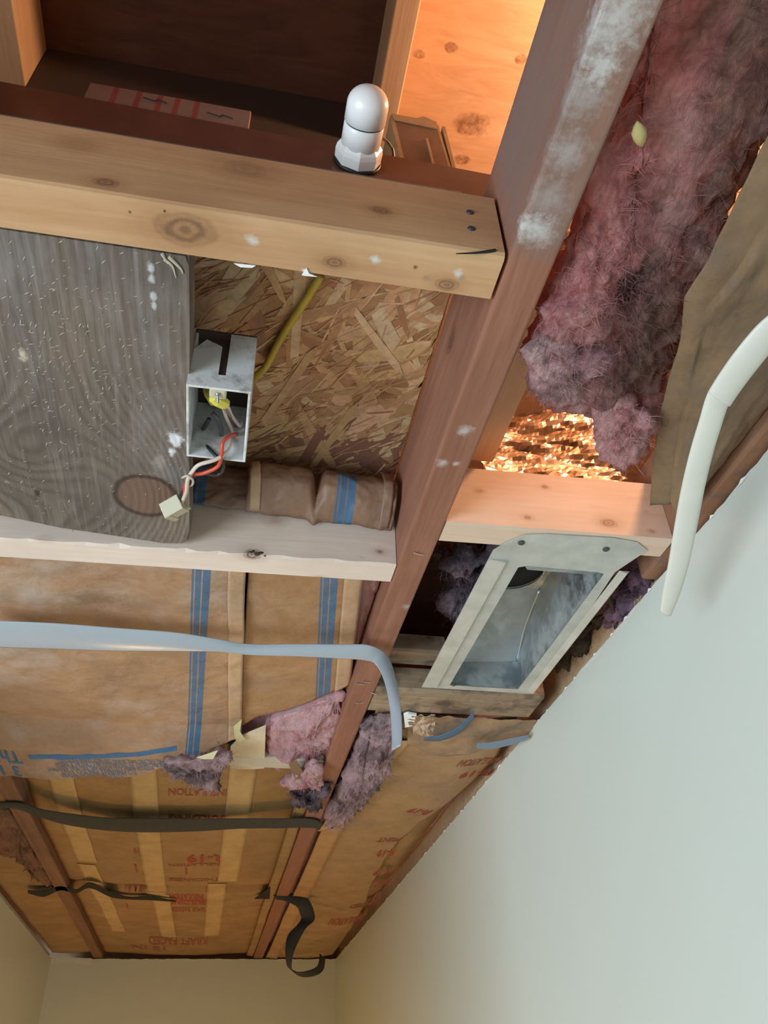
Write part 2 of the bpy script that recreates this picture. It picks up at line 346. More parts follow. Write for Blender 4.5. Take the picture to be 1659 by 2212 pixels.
for q in ([(505, 568), (552, 573), (545, 577), (520, 576)], [(652, 593), (662, 578), (668, 590), (685, 597), (655, 594)]):
    bm = B(); prism(bm, [A(a, b, z=H - .0005) for a, b in q], (0, 0, -.001)); obj('paper_scrap', bm, M_wp, t)
# grey edging, brown panel, lath, pipe and carton standing on the header
M_brown = NB('glossy_brown_panel'); M_brown = M_brown.fin(M_brown.mix(M_brown.rng(M_brown.noise(30, None, 5), .3, .7), (.16, .068, .045), (.12, .05, .033)), .28, 0, .5)
PZ = A(500, 265, y=.397).z
bm = B(); prism(bm, [Vector(q) for q in ((-.6, .3965, HT - .02), (.1865, .3965, HT - .02), (.1865, .3965, .693), (.235, .3965, .693), (.235, .3965, PZ - .015), (-.6, .3965, PZ + .010))], (0, .0055, 0))
tag(obj('brown_panel', bm, M_brown), 'glossy dark brown panel standing upright on the pine beam', 'panel')
bm = B(); box(bm, -.6, .155, .352, .3955, HT + .0003, HT + .0035, .001)
tag(obj('metal_edging', bm, plain('dull_zinc', (.30, .31, .31), .45, .7, var=.4)), 'thin grey metal strip along the top of the pine beam', 'trim')
M_lath = NB('pinkish_lath'); x, y, z = M_lath.sep(); c = M_lath.mix(M_lath.noise(90), (.28, .18, .145), (.22, .13, .10))
for px in (243, 297, 345, 384, 428):
    xx = A(px, 225, y=.408).x; c = M_lath.mix(M_lath.math('MULTIPLY', M_lath.rng(x, xx - .0035, xx - .002), M_lath.rng(x, xx + .0035, xx + .002)), c, (.26, .06, .05))
M_lath = M_lath.fin(c, .8)
bm = B(); box(bm, A(194, 190, y=.408).x, A(540, 262, y=.408).x, .404, .411, HT + .06, A(194, 186, y=.408).z, .001)
L_ = tag(obj('measuring_lath', bm, M_lath), 'pinkish wooden lath with red marks lying behind the brown panel', 'lath')
M_blk = plain('black_print', (.03, .03, .03), .8)
for px, py, sz in ((335, 217, .012), (475, 250, .013)):
    p = A(px, py, y=.4036); bm = B()
    for d1, d2 in (((-1, .35), (0, -.3)), ((0, -.3), (.2, .4)), ((.2, .4), (1, -.3))):
        a = p + Vector((d1[0] * sz, 0, d1[1] * sz * .5)); b = p + Vector((d2[0] * sz, 0, d2[1] * sz * .5)); tube(bm, [a, (a + b) / 2, b], .0006, 6, 2)
    obj('pencil_mark', bm, M_blk, L_)
t = thing('capped_pipe', 'white plastic pipe stub with rounded cap and black gasket sticking out of the brown panel', 'pipe', (.07, .36, .725))
P0 = A(771, 352, y=.396); P1 = A(802, 186, z=P0.z); ax = P1 - P0; Ln = ax.length
M_pvc = plain('white_pvc', (.80, .81, .80), .3, 0, .5, var=.06)
rr = .0192
bm = B(); lathe(bm, P0, P0 + ax * .05, [(0, .0225), (.1, .0235), (.9, .0235), (1, .0225)]); obj('gasket', bm, plain('black_rubber', (.012, .012, .014), .5), t, True)
bm = B(); lathe(bm, P0 + ax * .045, P0 + ax * .28, [(0, .019), (.02, .0228), (.55, .0232), (.8, .0222), (1, .0195)], 8); obj('hex_nut', bm, M_pvc, t)
bm = B(); lathe(bm, P0 + ax * .2, P0 + ax * .538, [(0, rr), (.97, rr), (1, rr - .0006)], 40); obj('pipe', bm, M_pvc, t, True)
bm = B(); lathe(bm, P0 + ax * .53, P0 + ax * .565, [(0, rr - .0009), (1, rr - .0009)], 40); obj('seam', bm, M_ink, t, True)
bm = B(); lathe(bm, P0 + ax * .558, P1, [(0, rr - .0004), (.01, rr + .0004)] + [(1 - (rr * .9 / (Ln * .448)) * (1 - math.sin(a)), (rr + .0004) * math.cos(a) if a < 1.57 else .0004) for a in [k * 1.5708 / 9 for k in range(10)]], 40); obj('cap', bm, M_pvc, t, True)
p = P0 + ax * .80 + Vector((.0125, 0, -.0122)); bm = B(); bmesh.ops.create_icosphere(bm, subdivisions=1, radius=.0011, matrix=Matrix.Translation(p)); obj('speck', bm, M_blk, t)
M_card = kraft('carton_shaded', (.20, .115, .07), stain=0, bump=.1)  # darker copy of the cardboard for the front panel in shade
M_card2 = kraft('carton_lit', (.44, .29, .15), stain=0, bump=.1)  # lighter copy of the cardboard for its lamplit sides and flaps
t = thing('cardboard_carton', 'small open brown carton leaning behind the panel, beside the white pipe', 'box', (.13, .45, HT + .1))
yc = .43
bm = B(); prism(bm, [A(850, 247, y=yc), A(942, 270, y=yc), A(1012, 505, y=yc), A(912, 505, y=yc)], (0, .003, 0)); obj('front_panel', bm, M_card, t)
bm = B(); prism(bm, [A(942, 270, y=yc), A(1012, 505, y=yc), A(1017, 505, y=yc), A(947, 270, y=yc)], (.004, .07, 0)); obj('side_panel', bm, M_card2, t)
bm = B(); prism(bm, [A(955, 272, y=yc), A(962, 274, y=yc), A(1020, 505, y=yc), A(1011, 505, y=yc)], (0, .05, 0)); obj('side_flap', bm, M_card2, t)
bm = B(); prism(bm, [A(846, 245, y=yc - .001), A(900, 255, y=yc - .001), A(915, 251, y=yc - .001), A(944, 264, y=yc - .001), A(944, 278, y=yc - .001), A(852, 258, y=yc - .001)], (0, .006, .001)); obj('top_flap', bm, M_card2, t)
bm = B(); prism(bm, [A(842, 250, y=yc), A(850, 247, y=yc), A(912, 505, y=yc), A(904, 505, y=yc)], (0, .06, 0)); obj('side_panel', bm, M_card2, t)
bm = B(); prism(bm, [A(920, 298, y=yc - .002), A(925, 299, y=yc - .002), A(943, 372, y=yc - .002), A(938, 372, y=yc - .002)], (0, .0015, 0)); obj('fold_crease', bm, M_card2, t)
bm = B(); tube(bm, [A(828, 300, y=.42), A(838, 308, y=.42), A(846, 320, y=.42), A(850, 332, y=.42), A(858, 420, y=.42), A(865, 512, y=.42)], .0016, 8, 4)
tag(obj('wire_clip', bm, M_met), 'short bright wire clip between the white pipe and the carton', 'clip')
# ---------------------------------------------------------------- blocking between the joists
def block(name, x0, x1, yf0, yf1, th, z0, h, mat, parent=None, bev=.003, seed=1, rag=.0):
    bm = B(); N = 46; rows = []              # front line runs from yf0 (left) to yf1 (right)
    for i in range(N + 1):
        u = i / N; x = x0 + (x1 - x0) * u; y = yf0 + (yf1 - yf0) * u; r = rag * max(0, fbm((x, 0, 0), 60, seed) + .15); b = bev
        rows.append([bm.verts.new(q) for q in ((x, y + b + r, z0), (x, y + th - b, z0), (x, y + th, z0 + b), (x, y + th, z0 + h), (x, y, z0 + h), (x, y, z0 + b + r))])
    for i in range(N):
        for k in range(6): bm.faces.new((rows[i][k], rows[i][(k + 1) % 6], rows[i + 1][(k + 1) % 6], rows[i + 1][k]))
    bm.faces.new(rows[0]); bm.faces.new(rows[-1][::-1])
    return obj(name, bm, mat, parent)
YF = .812
M_blk1 = wood('white_pine_block', (.80, .65, .55), (.70, .55, .46), 'x', [(A(820, 1194, y=YF - .005), .0042, (.2, .1, .09)), (A(595, 1128, y=YF), .006, (.5, .33, .3)), (A(697, 1146, y=YF), .0022), (A(690, 1249, z=H), .0045, (.45, .27, .16)), (A(545, 1197, y=YF), .007, (.05, .025, .015)), (A(95, 1160, y=YF), .005)], dark=(.35, .22, .15), g=.7,
    spots=[(A(600, 1193, z=H), .004, (.25, .15, .09)), (A(780, 1210, y=YF), .006, (.4, .24, .14))])
t = thing('blocking_board', 'clean white pine blocking between the weathered plank and the striped kraft paper', 'board', (-.1, YF + .02, H))
block('board', -.412, .1862, YF + .012, YF - .008, .040, H, .137, M_blk1, t, .0012, 3, .004)
bk = plain('bark_brown', (.09, .045, .025), .9, var=.6, scale=150)
for px, py, L, r in ((560, 1197, .018, .0022), (545, 1193, .010, .0018), (575, 1200, .012, .0014), (760, 1213, .02, .0012), (800, 1216, .025, .0011)):
    p = A(px, py, y=YF - .0005); bm = B(); tube(bm, [p + Vector((-L / 2, 0, .001)), p + Vector((-L / 6, -.0005, -.001)), p + Vector((L / 5, 0, .0012)), p + Vector((L / 2, 0, -.001))], lambda u: r * (.3 + math.sin(u * 3.1)), 7, 4); obj('bark_streak', bm, bk, t)
M_blk2 = wood('pine_block_right', (.74, .57, .44), (.64, .47, .34), 'x', [(A(1315, 1130, y=.702), .007, (.3, .15, .08)), (A(1140, 1117, y=.704), .0032, (.3, .14, .09)), (A(1177, 1052, y=.704), .0028, (.3, .14, .09)), (A(1395, 1108, y=.702), .0018), (A(1408, 1148, y=.70), .0025), (A(1035, 1060, y=.706), .003, (.5, .25, .18))], dark=(.4, .25, .16), g=.7)
t = thing('blocking_board', 'pine blocking lit orange, holding the near end of the metal duct boot', 'board', (.37, .72, H))
block('board', .2265, .5115, .708, .699, .038, H, .089, M_blk2, t, .002, 5)
M_blk3 = wood('old_dirty_block', (.40, .29, .19), (.24, .16, .10), 'x', [(A(960, 1520, z=H), .01)], dark=(.08, .05, .035), stain=((.07, .05, .04), 16, .45, .75))
t = thing('blocking_board', 'old stained wooden blocking under the far end of the duct boot', 'board', (.37, 1.2, H))
block('board', .2265, .5115, 1.158, 1.152, .088, H, .04, M_blk3, t, .004, 6)
block('cleat', .2265, .33, 1.10, 1.10, .05, H + .041, .03, M_blk3, t, .004, 8)
# ---------------------------------------------------------------- weathered plank
nb = NB('weathered_grey_wood'); x, y, z = nb.sep()
def gauss(p, s, sc=(1, 1, 1)): d = nb.dist(p, sc); return nb.math('EXPONENT', nb.math('MULTIPLY', nb.math('MULTIPLY', d, d), -1 / (s * s)))
zp = H + .006
K1, K2 = A(315, 1072, z=zp), A(20, 960, z=zp)
fld = nb.math('ADD', nb.math('MULTIPLY', x, 1.0), nb.math('ADD', nb.math('MULTIPLY', nb.noise(3.2, nb.stretch(1, .55, 1), 3, .5), .07), nb.math('MULTIPLY', nb.noise(22, nb.stretch(1, .35, 1), 4, .6), .008)))
fld = nb.math('SUBTRACT', fld, nb.math('MULTIPLY', gauss(K1 + Vector((-.02, 0, 0)), .1, (1, .8, 1)), .085))
fld = nb.math('ADD', fld, nb.math('MULTIPLY', gauss(K2, .075), .06))
g1 = nb.math('SINE', nb.math('MULTIPLY', fld, 620)); g2 = nb.math('SINE', nb.math('MULTIPLY', fld, 241))
st = nb.noise(1.3, nb.stretch(150, 6, 40), 6, .7, .4)
col = nb.mix(nb.rng(nb.noise(5, nb.stretch(2.2, .7, 1), 5, .6), .36, .66), (.13, .108, .094), (.215, .155, .118))
mk = nb.math('MULTIPLY', nb.rng(nb.noise(9, None, 4, .6), .3, .6, .45, 1), nb.rng(y, .50, .68, .35, 1))
col = nb.mix(nb.math('MULTIPLY', nb.rng(g1, -.2, 1, 0, .62), mk), col, (.06, .046, .038)); col = nb.mix(nb.math('MULTIPLY', nb.rng(g2, -.3, 1, 0, .4), mk), col, (.09, .07, .058))
col = nb.mix(nb.rng(nb.noise(2.4, nb.stretch(210, 9, 40), 6, .75, .8), .48, .7, 0, .55), col, (.075, .06, .05))
col = nb.mix(nb.rng(nb.noise(11, nb.stretch(1.4, .7, 1), 6, .7), .5, .7, 0, .45), col, (.27, .25, .235))
col = nb.mix(nb.rng(st, .5, .72, 0, .5), col, (.29, .26, .23))
col = nb.mix(nb.rng(nb.noise(14, nb.stretch(1, .6, 1), 6, .7), .55, .72, 0, .5), col, (.07, .058, .05))
d = nb.math('ADD', nb.dist(K1, (.80, .78, 1)), nb.math('MULTIPLY', nb.noise(25), .006))
rg = nb.rng(nb.math('SINE', nb.math('MULTIPLY', d, 1900)), -1, 1, .7, 1)
col = nb.mix(nb.math('MULTIPLY', nb.rng(d, .031, .028, 0, .85), rg), col, (.16, .085, .062))
col = nb.mix(nb.math('MULTIPLY', nb.rng(d, .034, .031), nb.rng(d, .026, .029, 0, .9)), col, (.045, .028, .022))
for p, r, c in ((A(380, 950, z=zp), .012, (.75, .76, .78)), (A(372, 975, z=zp), .007, (.75, .76, .78)), (A(326, 580, z=zp), .0055, (.5, .5, .5)), (A(328, 600, z=zp), .005, (.5, .5, .5)), (A(332, 640, z=zp), .005, (.5, .5, .5)), (A(333, 660, z=zp), .004, (.5, .5, .5)), (A(50, 768, z=zp), .007, (.6, .5, .38)), (A(80, 1065, z=zp), .006, (.03, .02, .018)), (A(345, 1000, z=zp), .012, (.3, .26, .23))):
    dd = nb.math('SUBTRACT', nb.math('ADD', nb.dist(p, (1.5, .8, 1)), nb.math('MULTIPLY', nb.noise(120, None, 4, .7), r * 2)), r); col = nb.mix(nb.rng(dd, r, r * .4, 0, .9), col, c)
nb.bump(nb.math('ADD', nb.math('MULTIPLY', g1, .35), st), .5, .0014); M_old = nb.fin(col, .6, 0, .38)
t = thing('weathered_plank', 'wide weathered grey plank with swirling grain and a big knot', 'plank', (-.2, .6, H))
edge = [A(0, 1113, z=zp), A(60, 1125, z=zp), A(130, 1140, z=zp), A(200, 1150, z=zp), A(280, 1162, z=zp), A(350, 1174, z=zp), A(395, 1177, z=zp), A(408, 1168, z=zp), A(409, 1140, z=zp), A(408, 900, z=zp), A(410, 700, z=zp), A(408, 575, z=zp)]
ymax = YF - .003
edge = [Vector((p.x, min(p.y, ymax), zp)) for p in edge]
poly = [Vector((-.408, .396, zp)), Vector((-.408, edge[0].y - .012, zp))] + edge + [Vector((edge[-1].x, .396, zp))]
bm = B(); prism(bm, poly, (0, 0, .036)); bmesh.ops.bevel(bm, geom=[e for e in bm.edges if abs(e.verts[0].co.z - zp) < 1e-5 and abs(e.verts[1].co.z - zp) < 1e-5], offset=.003, segments=2, affect='EDGES')
obj('board', bm, M_old, t)
M_spl = plain('pale_splinter', (.55, .47, .36), .9)
rnd = random.Random(11); bm = B()
for k in range(420):
    px, py = rnd.uniform(0, 400), rnd.uniform(500, 1150)
    if k < 240: px, py = rnd.gauss(150, 110), rnd.gauss(800, 130)
    if not (2 < px < 402 and 500 + px * .15 < py < 1100 + px * .15): continue
    p = A(px, py, z=zp - .0004); a = rnd.gauss(2.5, .5); L = rnd.uniform(.0008, .0035); dv = Vector((math.cos(a), math.sin(a), rnd.uniform(-.3, 0))) * L; s = Vector((-math.sin(a), math.cos(a), 0)) * rnd.uniform(.0002, .0005)
    v = [bm.verts.new(q) for q in (p - dv, p + s, p + dv, p - s)]; bm.faces.new(v)
obj('splinters', bm, M_spl, t, recalc=False, kind='stuff')
M_crk = plain('dark_crack_wood', (.025, .018, .014), .95)
for q in ([(70, 1020), (78, 1075), (88, 1130)], [(120, 1050), (140, 1100), (158, 1148)], [(165, 560), (175, 640), (195, 740), (205, 760)], [(330, 700), (350, 790), (372, 860)], [(60, 980), (66, 1030)], [(270, 1030), (320, 1018), (370, 1055)]):
    bm = B(); tube(bm, [A(a, b, z=zp + .0006) for a, b in q], lambda u: .0002 + .0005 * math.sin(u * 3.14), 6, 6); obj('crack', bm, M_crk, t)
bm = B()
for q in ([(355, 560), (372, 575), (380, 600)], [(365, 555), (390, 580), (395, 592)], [(350, 548), (362, 570)]):
    tube(bm, [A(a, b, z=zp - .001) for a, b in q], lambda u: .0016 * (1 - u * .8), 6, 4)
obj('wood_shaving', bm, M_spl, t)
# ---------------------------------------------------------------- OSB panel above the bay
ZO = .696
nb = NB('osb_base'); col = nb.mix(nb.rng(nb.noise(9, nb.stretch(1, 2.2, 1), 5, .7, 1), .35, .65), (.44, .24, .115), (.25, .11, .05)); nb.bump(nb.noise(60), .3, .002); M_osb = nb.fin(col, .6, 0, .3)
nb = NB('osb_strand'); att = nb.n('Attribute', attribute_name='tint').outputs[0]
M_str = nb.fin(nb.mix(nb.rng(nb.noise(90, nb.stretch(1, 1, 1), 4, .7), .3, .7, 0, .45), att, (.2, .095, .05)), .5, 0, .4)
t = thing('osb_panel', 'oriented strand board panel of tan wood flakes above the junction box', 'panel', (.05, .65, ZO))
bm = B(); box(bm, -.412, .1869, .4035, 1.6, ZO, ZO + .011); obj('board', bm, M_osb, t)
rnd = random.Random(5); bm = B(); lay = bm.loops.layers.float_color.new('tint')
for k in range(880):
    cx, cy = rnd.uniform(-.12, .19), rnd.uniform(.40, .86); a = rnd.gauss(-.75, .55) if k % 3 else rnd.gauss(.8, .4)
    L = rnd.uniform(.014, .055); wd = rnd.uniform(.003, .013); z_ = ZO - .0002 - rnd.uniform(0, .0009)
    if k >= 430: L, wd, z_ = rnd.uniform(.008, .034), rnd.uniform(.0004, .0016), ZO - .001 - rnd.uniform(0, .0008); a = rnd.gauss(-.7, .3)
    if k < 9: L, wd, z_ = rnd.uniform(.05, .085), rnd.uniform(.004, .008), ZO - .0014 - k * .0001
    u = Vector((math.cos(a), math.sin(a), 0)); v = Vector((-u.y, u.x, 0)); pts = []
    for s, q in ((-1, -.6), (-.85, .8), (-.1, 1), (.8, .75), (1, -.2), (.75, -1), (-.3, -.9)):
        p = Vector((cx, cy, z_)) + u * L * s * rnd.uniform(.85, 1.1) + v * wd * q * rnd.uniform(.6, 1.1); p.x = min(max(p.x, -.2), .1855); p.y = min(max(p.y, .4035), 1.1); pts.append(p)
    c = rnd.choice([(.68, .42, .23), (.62, .36, .19), (.55, .30, .15), (.50, .26, .125), (.74, .50, .30), (.42, .19, .09)]); c = tuple(x * rnd.uniform(.92, 1.06) for x in c)
    if cy > .72 and rnd.random() < .5: c = (.26, .12, .08)
    lo = [bm.verts.new(p) for p in pts]; hi = [bm.verts.new((p.x, p.y, ZO + .001)) for p in pts]
    fs = [bm.faces.new(lo)] + [bm.faces.new((lo[i], lo[(i + 1) % 7], hi[(i + 1) % 7], hi[i])) for i in range(7)]
    for f in fs:
        for l in f.loops: l[lay] = (*c, 1)
obj('wood_strands', bm, M_str, t, kind='stuff')
# ---------------------------------------------------------------- junction box and its wires
zb = H - .008; bx0, bx1 = A(402, 835, z=zb).x, A(543, 840, z=zb).x; by0, by1 = A(470, 838, z=zb).y, A(468, 993, z=zb).y; bh = .078; wt = .0026
nb = NB('dusty_white_plastic'); M_box = nb.fin(nb.mix(nb.rng(nb.noise(35, None, 6, .7), .5, .72, 0, .75), (.66, .66, .65), (.12, .09, .075)), .5, 0, .4)
t = thing('junction_box', 'open white plastic junction box fixed to the weathered plank edge', 'electrical box', ((bx0 + bx1) / 2, (by0 + by1) / 2, zb))
xm0, xm1 = bx0 + .0275, bx0 + .0345
bm = B(); cz = zb + bh
prism(bm, [Vector((bx0, by0, zb)), Vector((bx1, by0, zb)), Vector((bx1, by0, cz)), Vector((xm1, by0, cz)), Vector((xm1, by0, zb + .018)), Vector((xm0, by0, zb + .018)), Vector((xm0, by0, cz - .02)), Vector((bx0 + .012, by0, cz - .012)), Vector((bx0, by0, cz - .03))], (0, wt, 0)); obj('near_wall', bm, M_box, t)
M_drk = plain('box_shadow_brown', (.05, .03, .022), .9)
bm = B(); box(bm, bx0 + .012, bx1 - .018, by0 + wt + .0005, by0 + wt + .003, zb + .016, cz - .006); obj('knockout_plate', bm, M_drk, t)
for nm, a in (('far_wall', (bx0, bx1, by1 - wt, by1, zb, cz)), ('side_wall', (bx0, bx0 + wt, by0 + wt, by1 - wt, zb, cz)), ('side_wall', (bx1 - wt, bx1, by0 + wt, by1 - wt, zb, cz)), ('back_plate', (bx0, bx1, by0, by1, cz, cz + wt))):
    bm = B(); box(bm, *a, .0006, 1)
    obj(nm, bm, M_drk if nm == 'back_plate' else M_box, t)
M_crm = plain('cream_plastic', (.56, .50, .36), .45, var=.08)
M_yel = plain('yellow_plastic', (.72, .62, .08), .4, var=.1)
cxm = (bx0 + bx1) / 2 - .001
tb = B(); box(tb, cxm - .008, cxm + .008, by0 + wt, by0 + .016, zb + .001, zb + .020, .002); tb = obj('screw_tab', tb, M_crm, t)
p = Vector((cxm, by0 + .008, zb + .001)); bm = B(); lathe(bm, p, p - Vector((-.001, -.006, .007)), [(0, .0026), (.2, .0026), (.25, .0014), (1, .0013)], 12); obj('screw', bm, plain('grey_screw', (.3, .31, .33), .45, .8), tb)
bm = B(); lathe(bm, Vector((cxm - .005, by0 + .018, zb + .004)), Vector((cxm + .008, by0 + .03, zb + .010)), [(0, .0045), (.3, .0062), (.8, .0062), (1, .005)], 8)
tag(obj('wire_nut', bm, M_yel), 'bright yellow wire connector inside the junction box opening', 'wire nut')
bm = B(); lathe(bm, Vector((cxm - .012, by0 + .032, zb + .03)), Vector((cxm - .004, by0 + .034, zb + .014)), [(0, .005), (.4, .006), (1, .0045)], 8)
tag(obj('wire_nut', bm, plain('old_yellow_plastic', (.4, .33, .06), .5)), 'dull yellow wire connector deep inside the junction box', 'wire nut')
M_red = plain('red_insulation', (.62, .07, .035), .38, var=.1); M_wht = plain('pinkish_white_insulation', (.68, .56, .48), .45, var=.15); M_bk = plain('black_insulation', (.018, .022, .026), .4)
def wires(name, label, mat, lists, r, group=None):
    bm = B()
    for q in lists: tube(bm, [A(a, b, z=H - dz) for a, b, dz in q], r, 9, 6)
    return bm
t = thing('wire_harness', 'twisted red, white and black wires ending in a cream plug', 'wires', A(440, 1000, z=H - .02))
obj('red_wire', wires('', '', 0, [[(512, 938, -.03), (500, 940, -.01), (482, 955, .004), (478, 985, .012), (470, 1008, .016), (440, 1022, .018), (415, 1026, .018), (402, 1045, .018), (398, 1070, .016), (396, 1085, .014)]], .0021), M_red, t, True)
obj('white_wire', wires('', '', 0, [[(503, 940, -.03), (498, 958, -.01), (486, 980, .008), (462, 994, .016), (430, 1004, .019), (416, 1018, .020), (406, 1035, .021), (402, 1062, .018), (392, 1088, .015)]], .0021), M_wht, t, True)
obj('black_wire', wires('', '', 0, [[(432, 940, -.035), (445, 962, -.01), (466, 984, .006), (482, 1000, .012), (478, 1020, .013), (465, 1026, .014), (440, 1022, .0155), (420, 1028, .0155), (406, 1045, .0155), (392, 1068, .0155), (380, 1085, .015)]], .0020), M_bk, t, True)
obj('wire_tie', wires('', '', 0, [[(394, 1032, .017), (404, 1028, .024), (416, 1036, .024), (416, 1046, .019), (408, 1050, .016)]], .0013), plain('clear_tie', (.6, .5, .42), .3), t, True)
c = A(380, 1096, z=H - .017); bm = B(); box(bm, -.0115, .0095, -.011, .009, -.008, .008, .0012); box(bm, -.0125, -.0065, -.012, .013, -.0095, .004, .001); box(bm, -.003, .0088, .0085, .0148, -.005, .006, .0008); box(bm, -.012, .011, -.0125, -.0095, -.0092, .0085, .0008); box(bm, .0085, .0112, .003, .012, -.006, -.001, .0005)
bmesh.ops.transform(bm, matrix=Matrix.Translation(c) @ Matrix.Rotation(math.radians(-24), 4, 'Z') @ Matrix.Rotation(math.radians(28), 4, 'X') @ Matrix.Rotation(math.radians(-20), 4, 'Y'), verts=bm.verts); obj('plug', bm, M_crm, t)
for k, (lab, mt, qs, r) in enumerate((
    ('pair of pinkish white wires looping inside the junction box', M_wht, [[(482, 880, -.02), (490, 905, -.025), (505, 935, -.03), (516, 944, -.03)], [(492, 878, -.02), (502, 900, -.03), (518, 920, -.035), (521, 912, -.04)]], .0019),
    ('dark grey wire loops inside the junction box', plain('grey_black_insulation', (.06, .075, .08), .4), [[(458, 892, -.02), (470, 905, -.018), (478, 930, -.02), (477, 948, -.03)], [(452, 905, -.03), (440, 925, -.03), (432, 940, -.035), (436, 950, -.03)]], .0024),
    ('old brown fabric wire inside the junction box', plain('brown_wire', (.30, .19, .13), .6), [[(485, 882, -.018), (500, 900, -.03), (512, 925, -.04), (514, 945, -.03)]], .0022))):
    tag(obj('wire_loop', wires('', '', 0, qs, r), mt, None, True), lab, 'wire')
bm = B(); tube(bm, [A(694, 596, z=ZO - .010), A(660, 650, z=ZO - .008), A(610, 725, z=ZO - .008), A(575, 790, z=ZO - .010), A(548, 818, z=ZO - .03), A(535, 845, z=ZO - .07)], .0042, 12, 6)
nb = NB('yellow_cable_jacket'); M_cab = nb.fin(nb.mix(nb.rng(nb.noise(30), .4, .7, 0, .5), (.55, .40, .055), (.3, .2, .04)), .45)
tag(obj('power_cable', bm, M_cab, None, True), 'yellow power cable running from the pine beam to the junction box', 'cable')
# ---------------------------------------------------------------- kraft faced insulation
def print_text(body, size, x, y, zfn, mat, parent, rot=True, width=None, ang=0., bend=None):
    cu = bpy.data.curves.new('t', 'FONT'); cu.body = body; cu.size = size; cu.align_x = 'CENTER'; cu.resolution_u = 2; cu.offset = size * (.03 if bend is None else (.018 if size > .05 else .006))
    o = bpy.data.objects.new('t', cu); COL.objects.link(o); dg = bpy.context.evaluated_depsgraph_get()
    me = bpy.data.meshes.new_from_object(o.evaluated_get(dg)); bpy.data.objects.remove(o); bpy.data.curves.remove(cu)
    bm = B(); bm.from_mesh(me); bpy.data.meshes.remove(me); s = 1.
    if width: s = width / max(1e-4, max(v.co.x for v in bm.verts) - min(v.co.x for v in bm.verts))
    bmesh.ops.triangulate(bm, faces=bm.faces)
    for v in bm.verts:
        tx, ty = v.co.x * s, v.co.y
        X, Y = (-tx, ty) if rot else (tx, -ty)
        X, Y = X * math.cos(ang) - Y * math.sin(ang), X * math.sin(ang) + Y * math.cos(ang)
        v.co = Vector((x + X, y + Y, zfn(x + X, y + Y) - .0014))
        if bend: v.co = bend(v.co)
    return obj('printed_text', bm, mat, parent, recalc=False)
M_pb = plain('blue_print', (.06, .16, .32), .7, var=.4, scale=200); M_pg = plain('grey_blue_print', (.15, .18, .27), .8, var=.4, scale=300)
M_pr = plain('red_print', (.36, .045, .03), .75, var=.35, scale=120); M_pr2 = plain('faded_red_print', (.30, .085, .045), .8, var=.4, scale=120)
def bars(x, off): return [(x, x + .003, BLUE), (x + .0045, x + .0125, BLUE), (x + .014, x + .024, BLUE)]
def zwr(x, y, z0, amp, seed, f=9): return z0 + amp * fbm((x, y, 0), f, seed, 4) + amp * .6 * abs(nz((x, y, 0), f * 2.2, seed + 4))
M_pink = wool('pink_glass_wool', (.82, .40, .44), (.86, .60, .60), (.2, .17, .15), 0)
M_pinkd = wool('dirty_pink_wool', (.42, .20, .235), (.55, .32, .33), (.17, .13, .10), .82, 6.5)
M_pinkm = wool('mauve_wool', (.62, .38, .42), (.74, .55, .56), (.17, .13, .14), .5, 12)
M_pinkg = wool('grey_mauve_wool', (.26, .18, .22), (.36, .28, .33), (.08, .07, .08), .5, 14)
def wool_slab(x0, x1, y0, y1, z0, z1, parent, mat=None, seed=1):
    bm = B(); n, m = 14, 40; T = [[bm.verts.new((x0 + (x1 - x0) * i / n, y0 + (y1 - y0) * j / m, z0 + .004 * fbm((i * .1, j * .1, 1), 5, seed))) for j in range(m + 1)] for i in range(n + 1)]
    for i in range(n):
        for j in range(m): bm.faces.new((T[i][j], T[i + 1][j], T[i + 1][j + 1], T[i][j + 1]))
    g = bmesh.ops.extrude_face_region(bm, geom=bm.faces[:]); 
    for v in g['geom']:
        if isinstance(v, bmesh.types.BMVert): v.co.z = z1 + .004 * fbm(v.co, 20, seed)
    return obj('glass_wool', bm, mat or M_pink, parent, True)
# left sheet with the blue stripes
LT = [(-.412, 1.712), (-.36, 1.70), (-.30, 1.705), (-.25, 1.675), (-.20, 1.665), (-.165, 1.645), (-.14, 1.60), (-.10, 1.55), (-.07, 1.515), (-.04, 1.48), (-.02, 1.455), (.0, 1.44)]
RT = [(.0, 1.40), (.02, 1.372), (.03, 1.355), (.06, 1.325), (.09, 1.30), (.12, 1.275), (.15, 1.235), (.187, 1.19)]
def lin(T, x):
    for (a, b), (c, d) in zip(T, T[1:]):
        if a <= x <= c: return b + (d - b) * (x - a) / (c - a)
    return T[0][1] if x < T[0][0] else T[-1][1]
def drp(p):                                 # the torn end droops out of the bay
    if p.y <= 1.38: return p
    return p * ((1.38 + (p.y - 1.38) * .38) / p.y)
def zl(x, y): return zwr(x, y, .571, .0045, 1) - .004 * math.sin(min(1, max(0, (x + .41) / .41)) * 3.14) + .006 * max(0, (y - 1.45) / .3)
M_kl = kraft('kraft_striped_left', (.345, .195, .11), bars(-.0675 + .0125, 0) + [], .0142, .42, (.50, .46, .43), .6)
t = thing('insulation_batt', 'kraft faced insulation batt with blue stripe and torn lower edge, left of the seam', 'insulation', (-.2, 1.2, .57))
def fl(u, v):
    x = -.412 + .412 * u; y1 = lin(LT, x) + .006 * fbm((x, 0, 0), 70, 3, 5); y = YF + .055 + (y1 - YF - .055) * v; x += .04 * (y - .877) * u - .11 * (1 - u) ** 3 * max(0., min(1., (y - 1.42) / .1)); return drp(Vector((x, y, zl(x, y))))
sheet('kraft_facing', fl, 120, 150, M_kl, t)
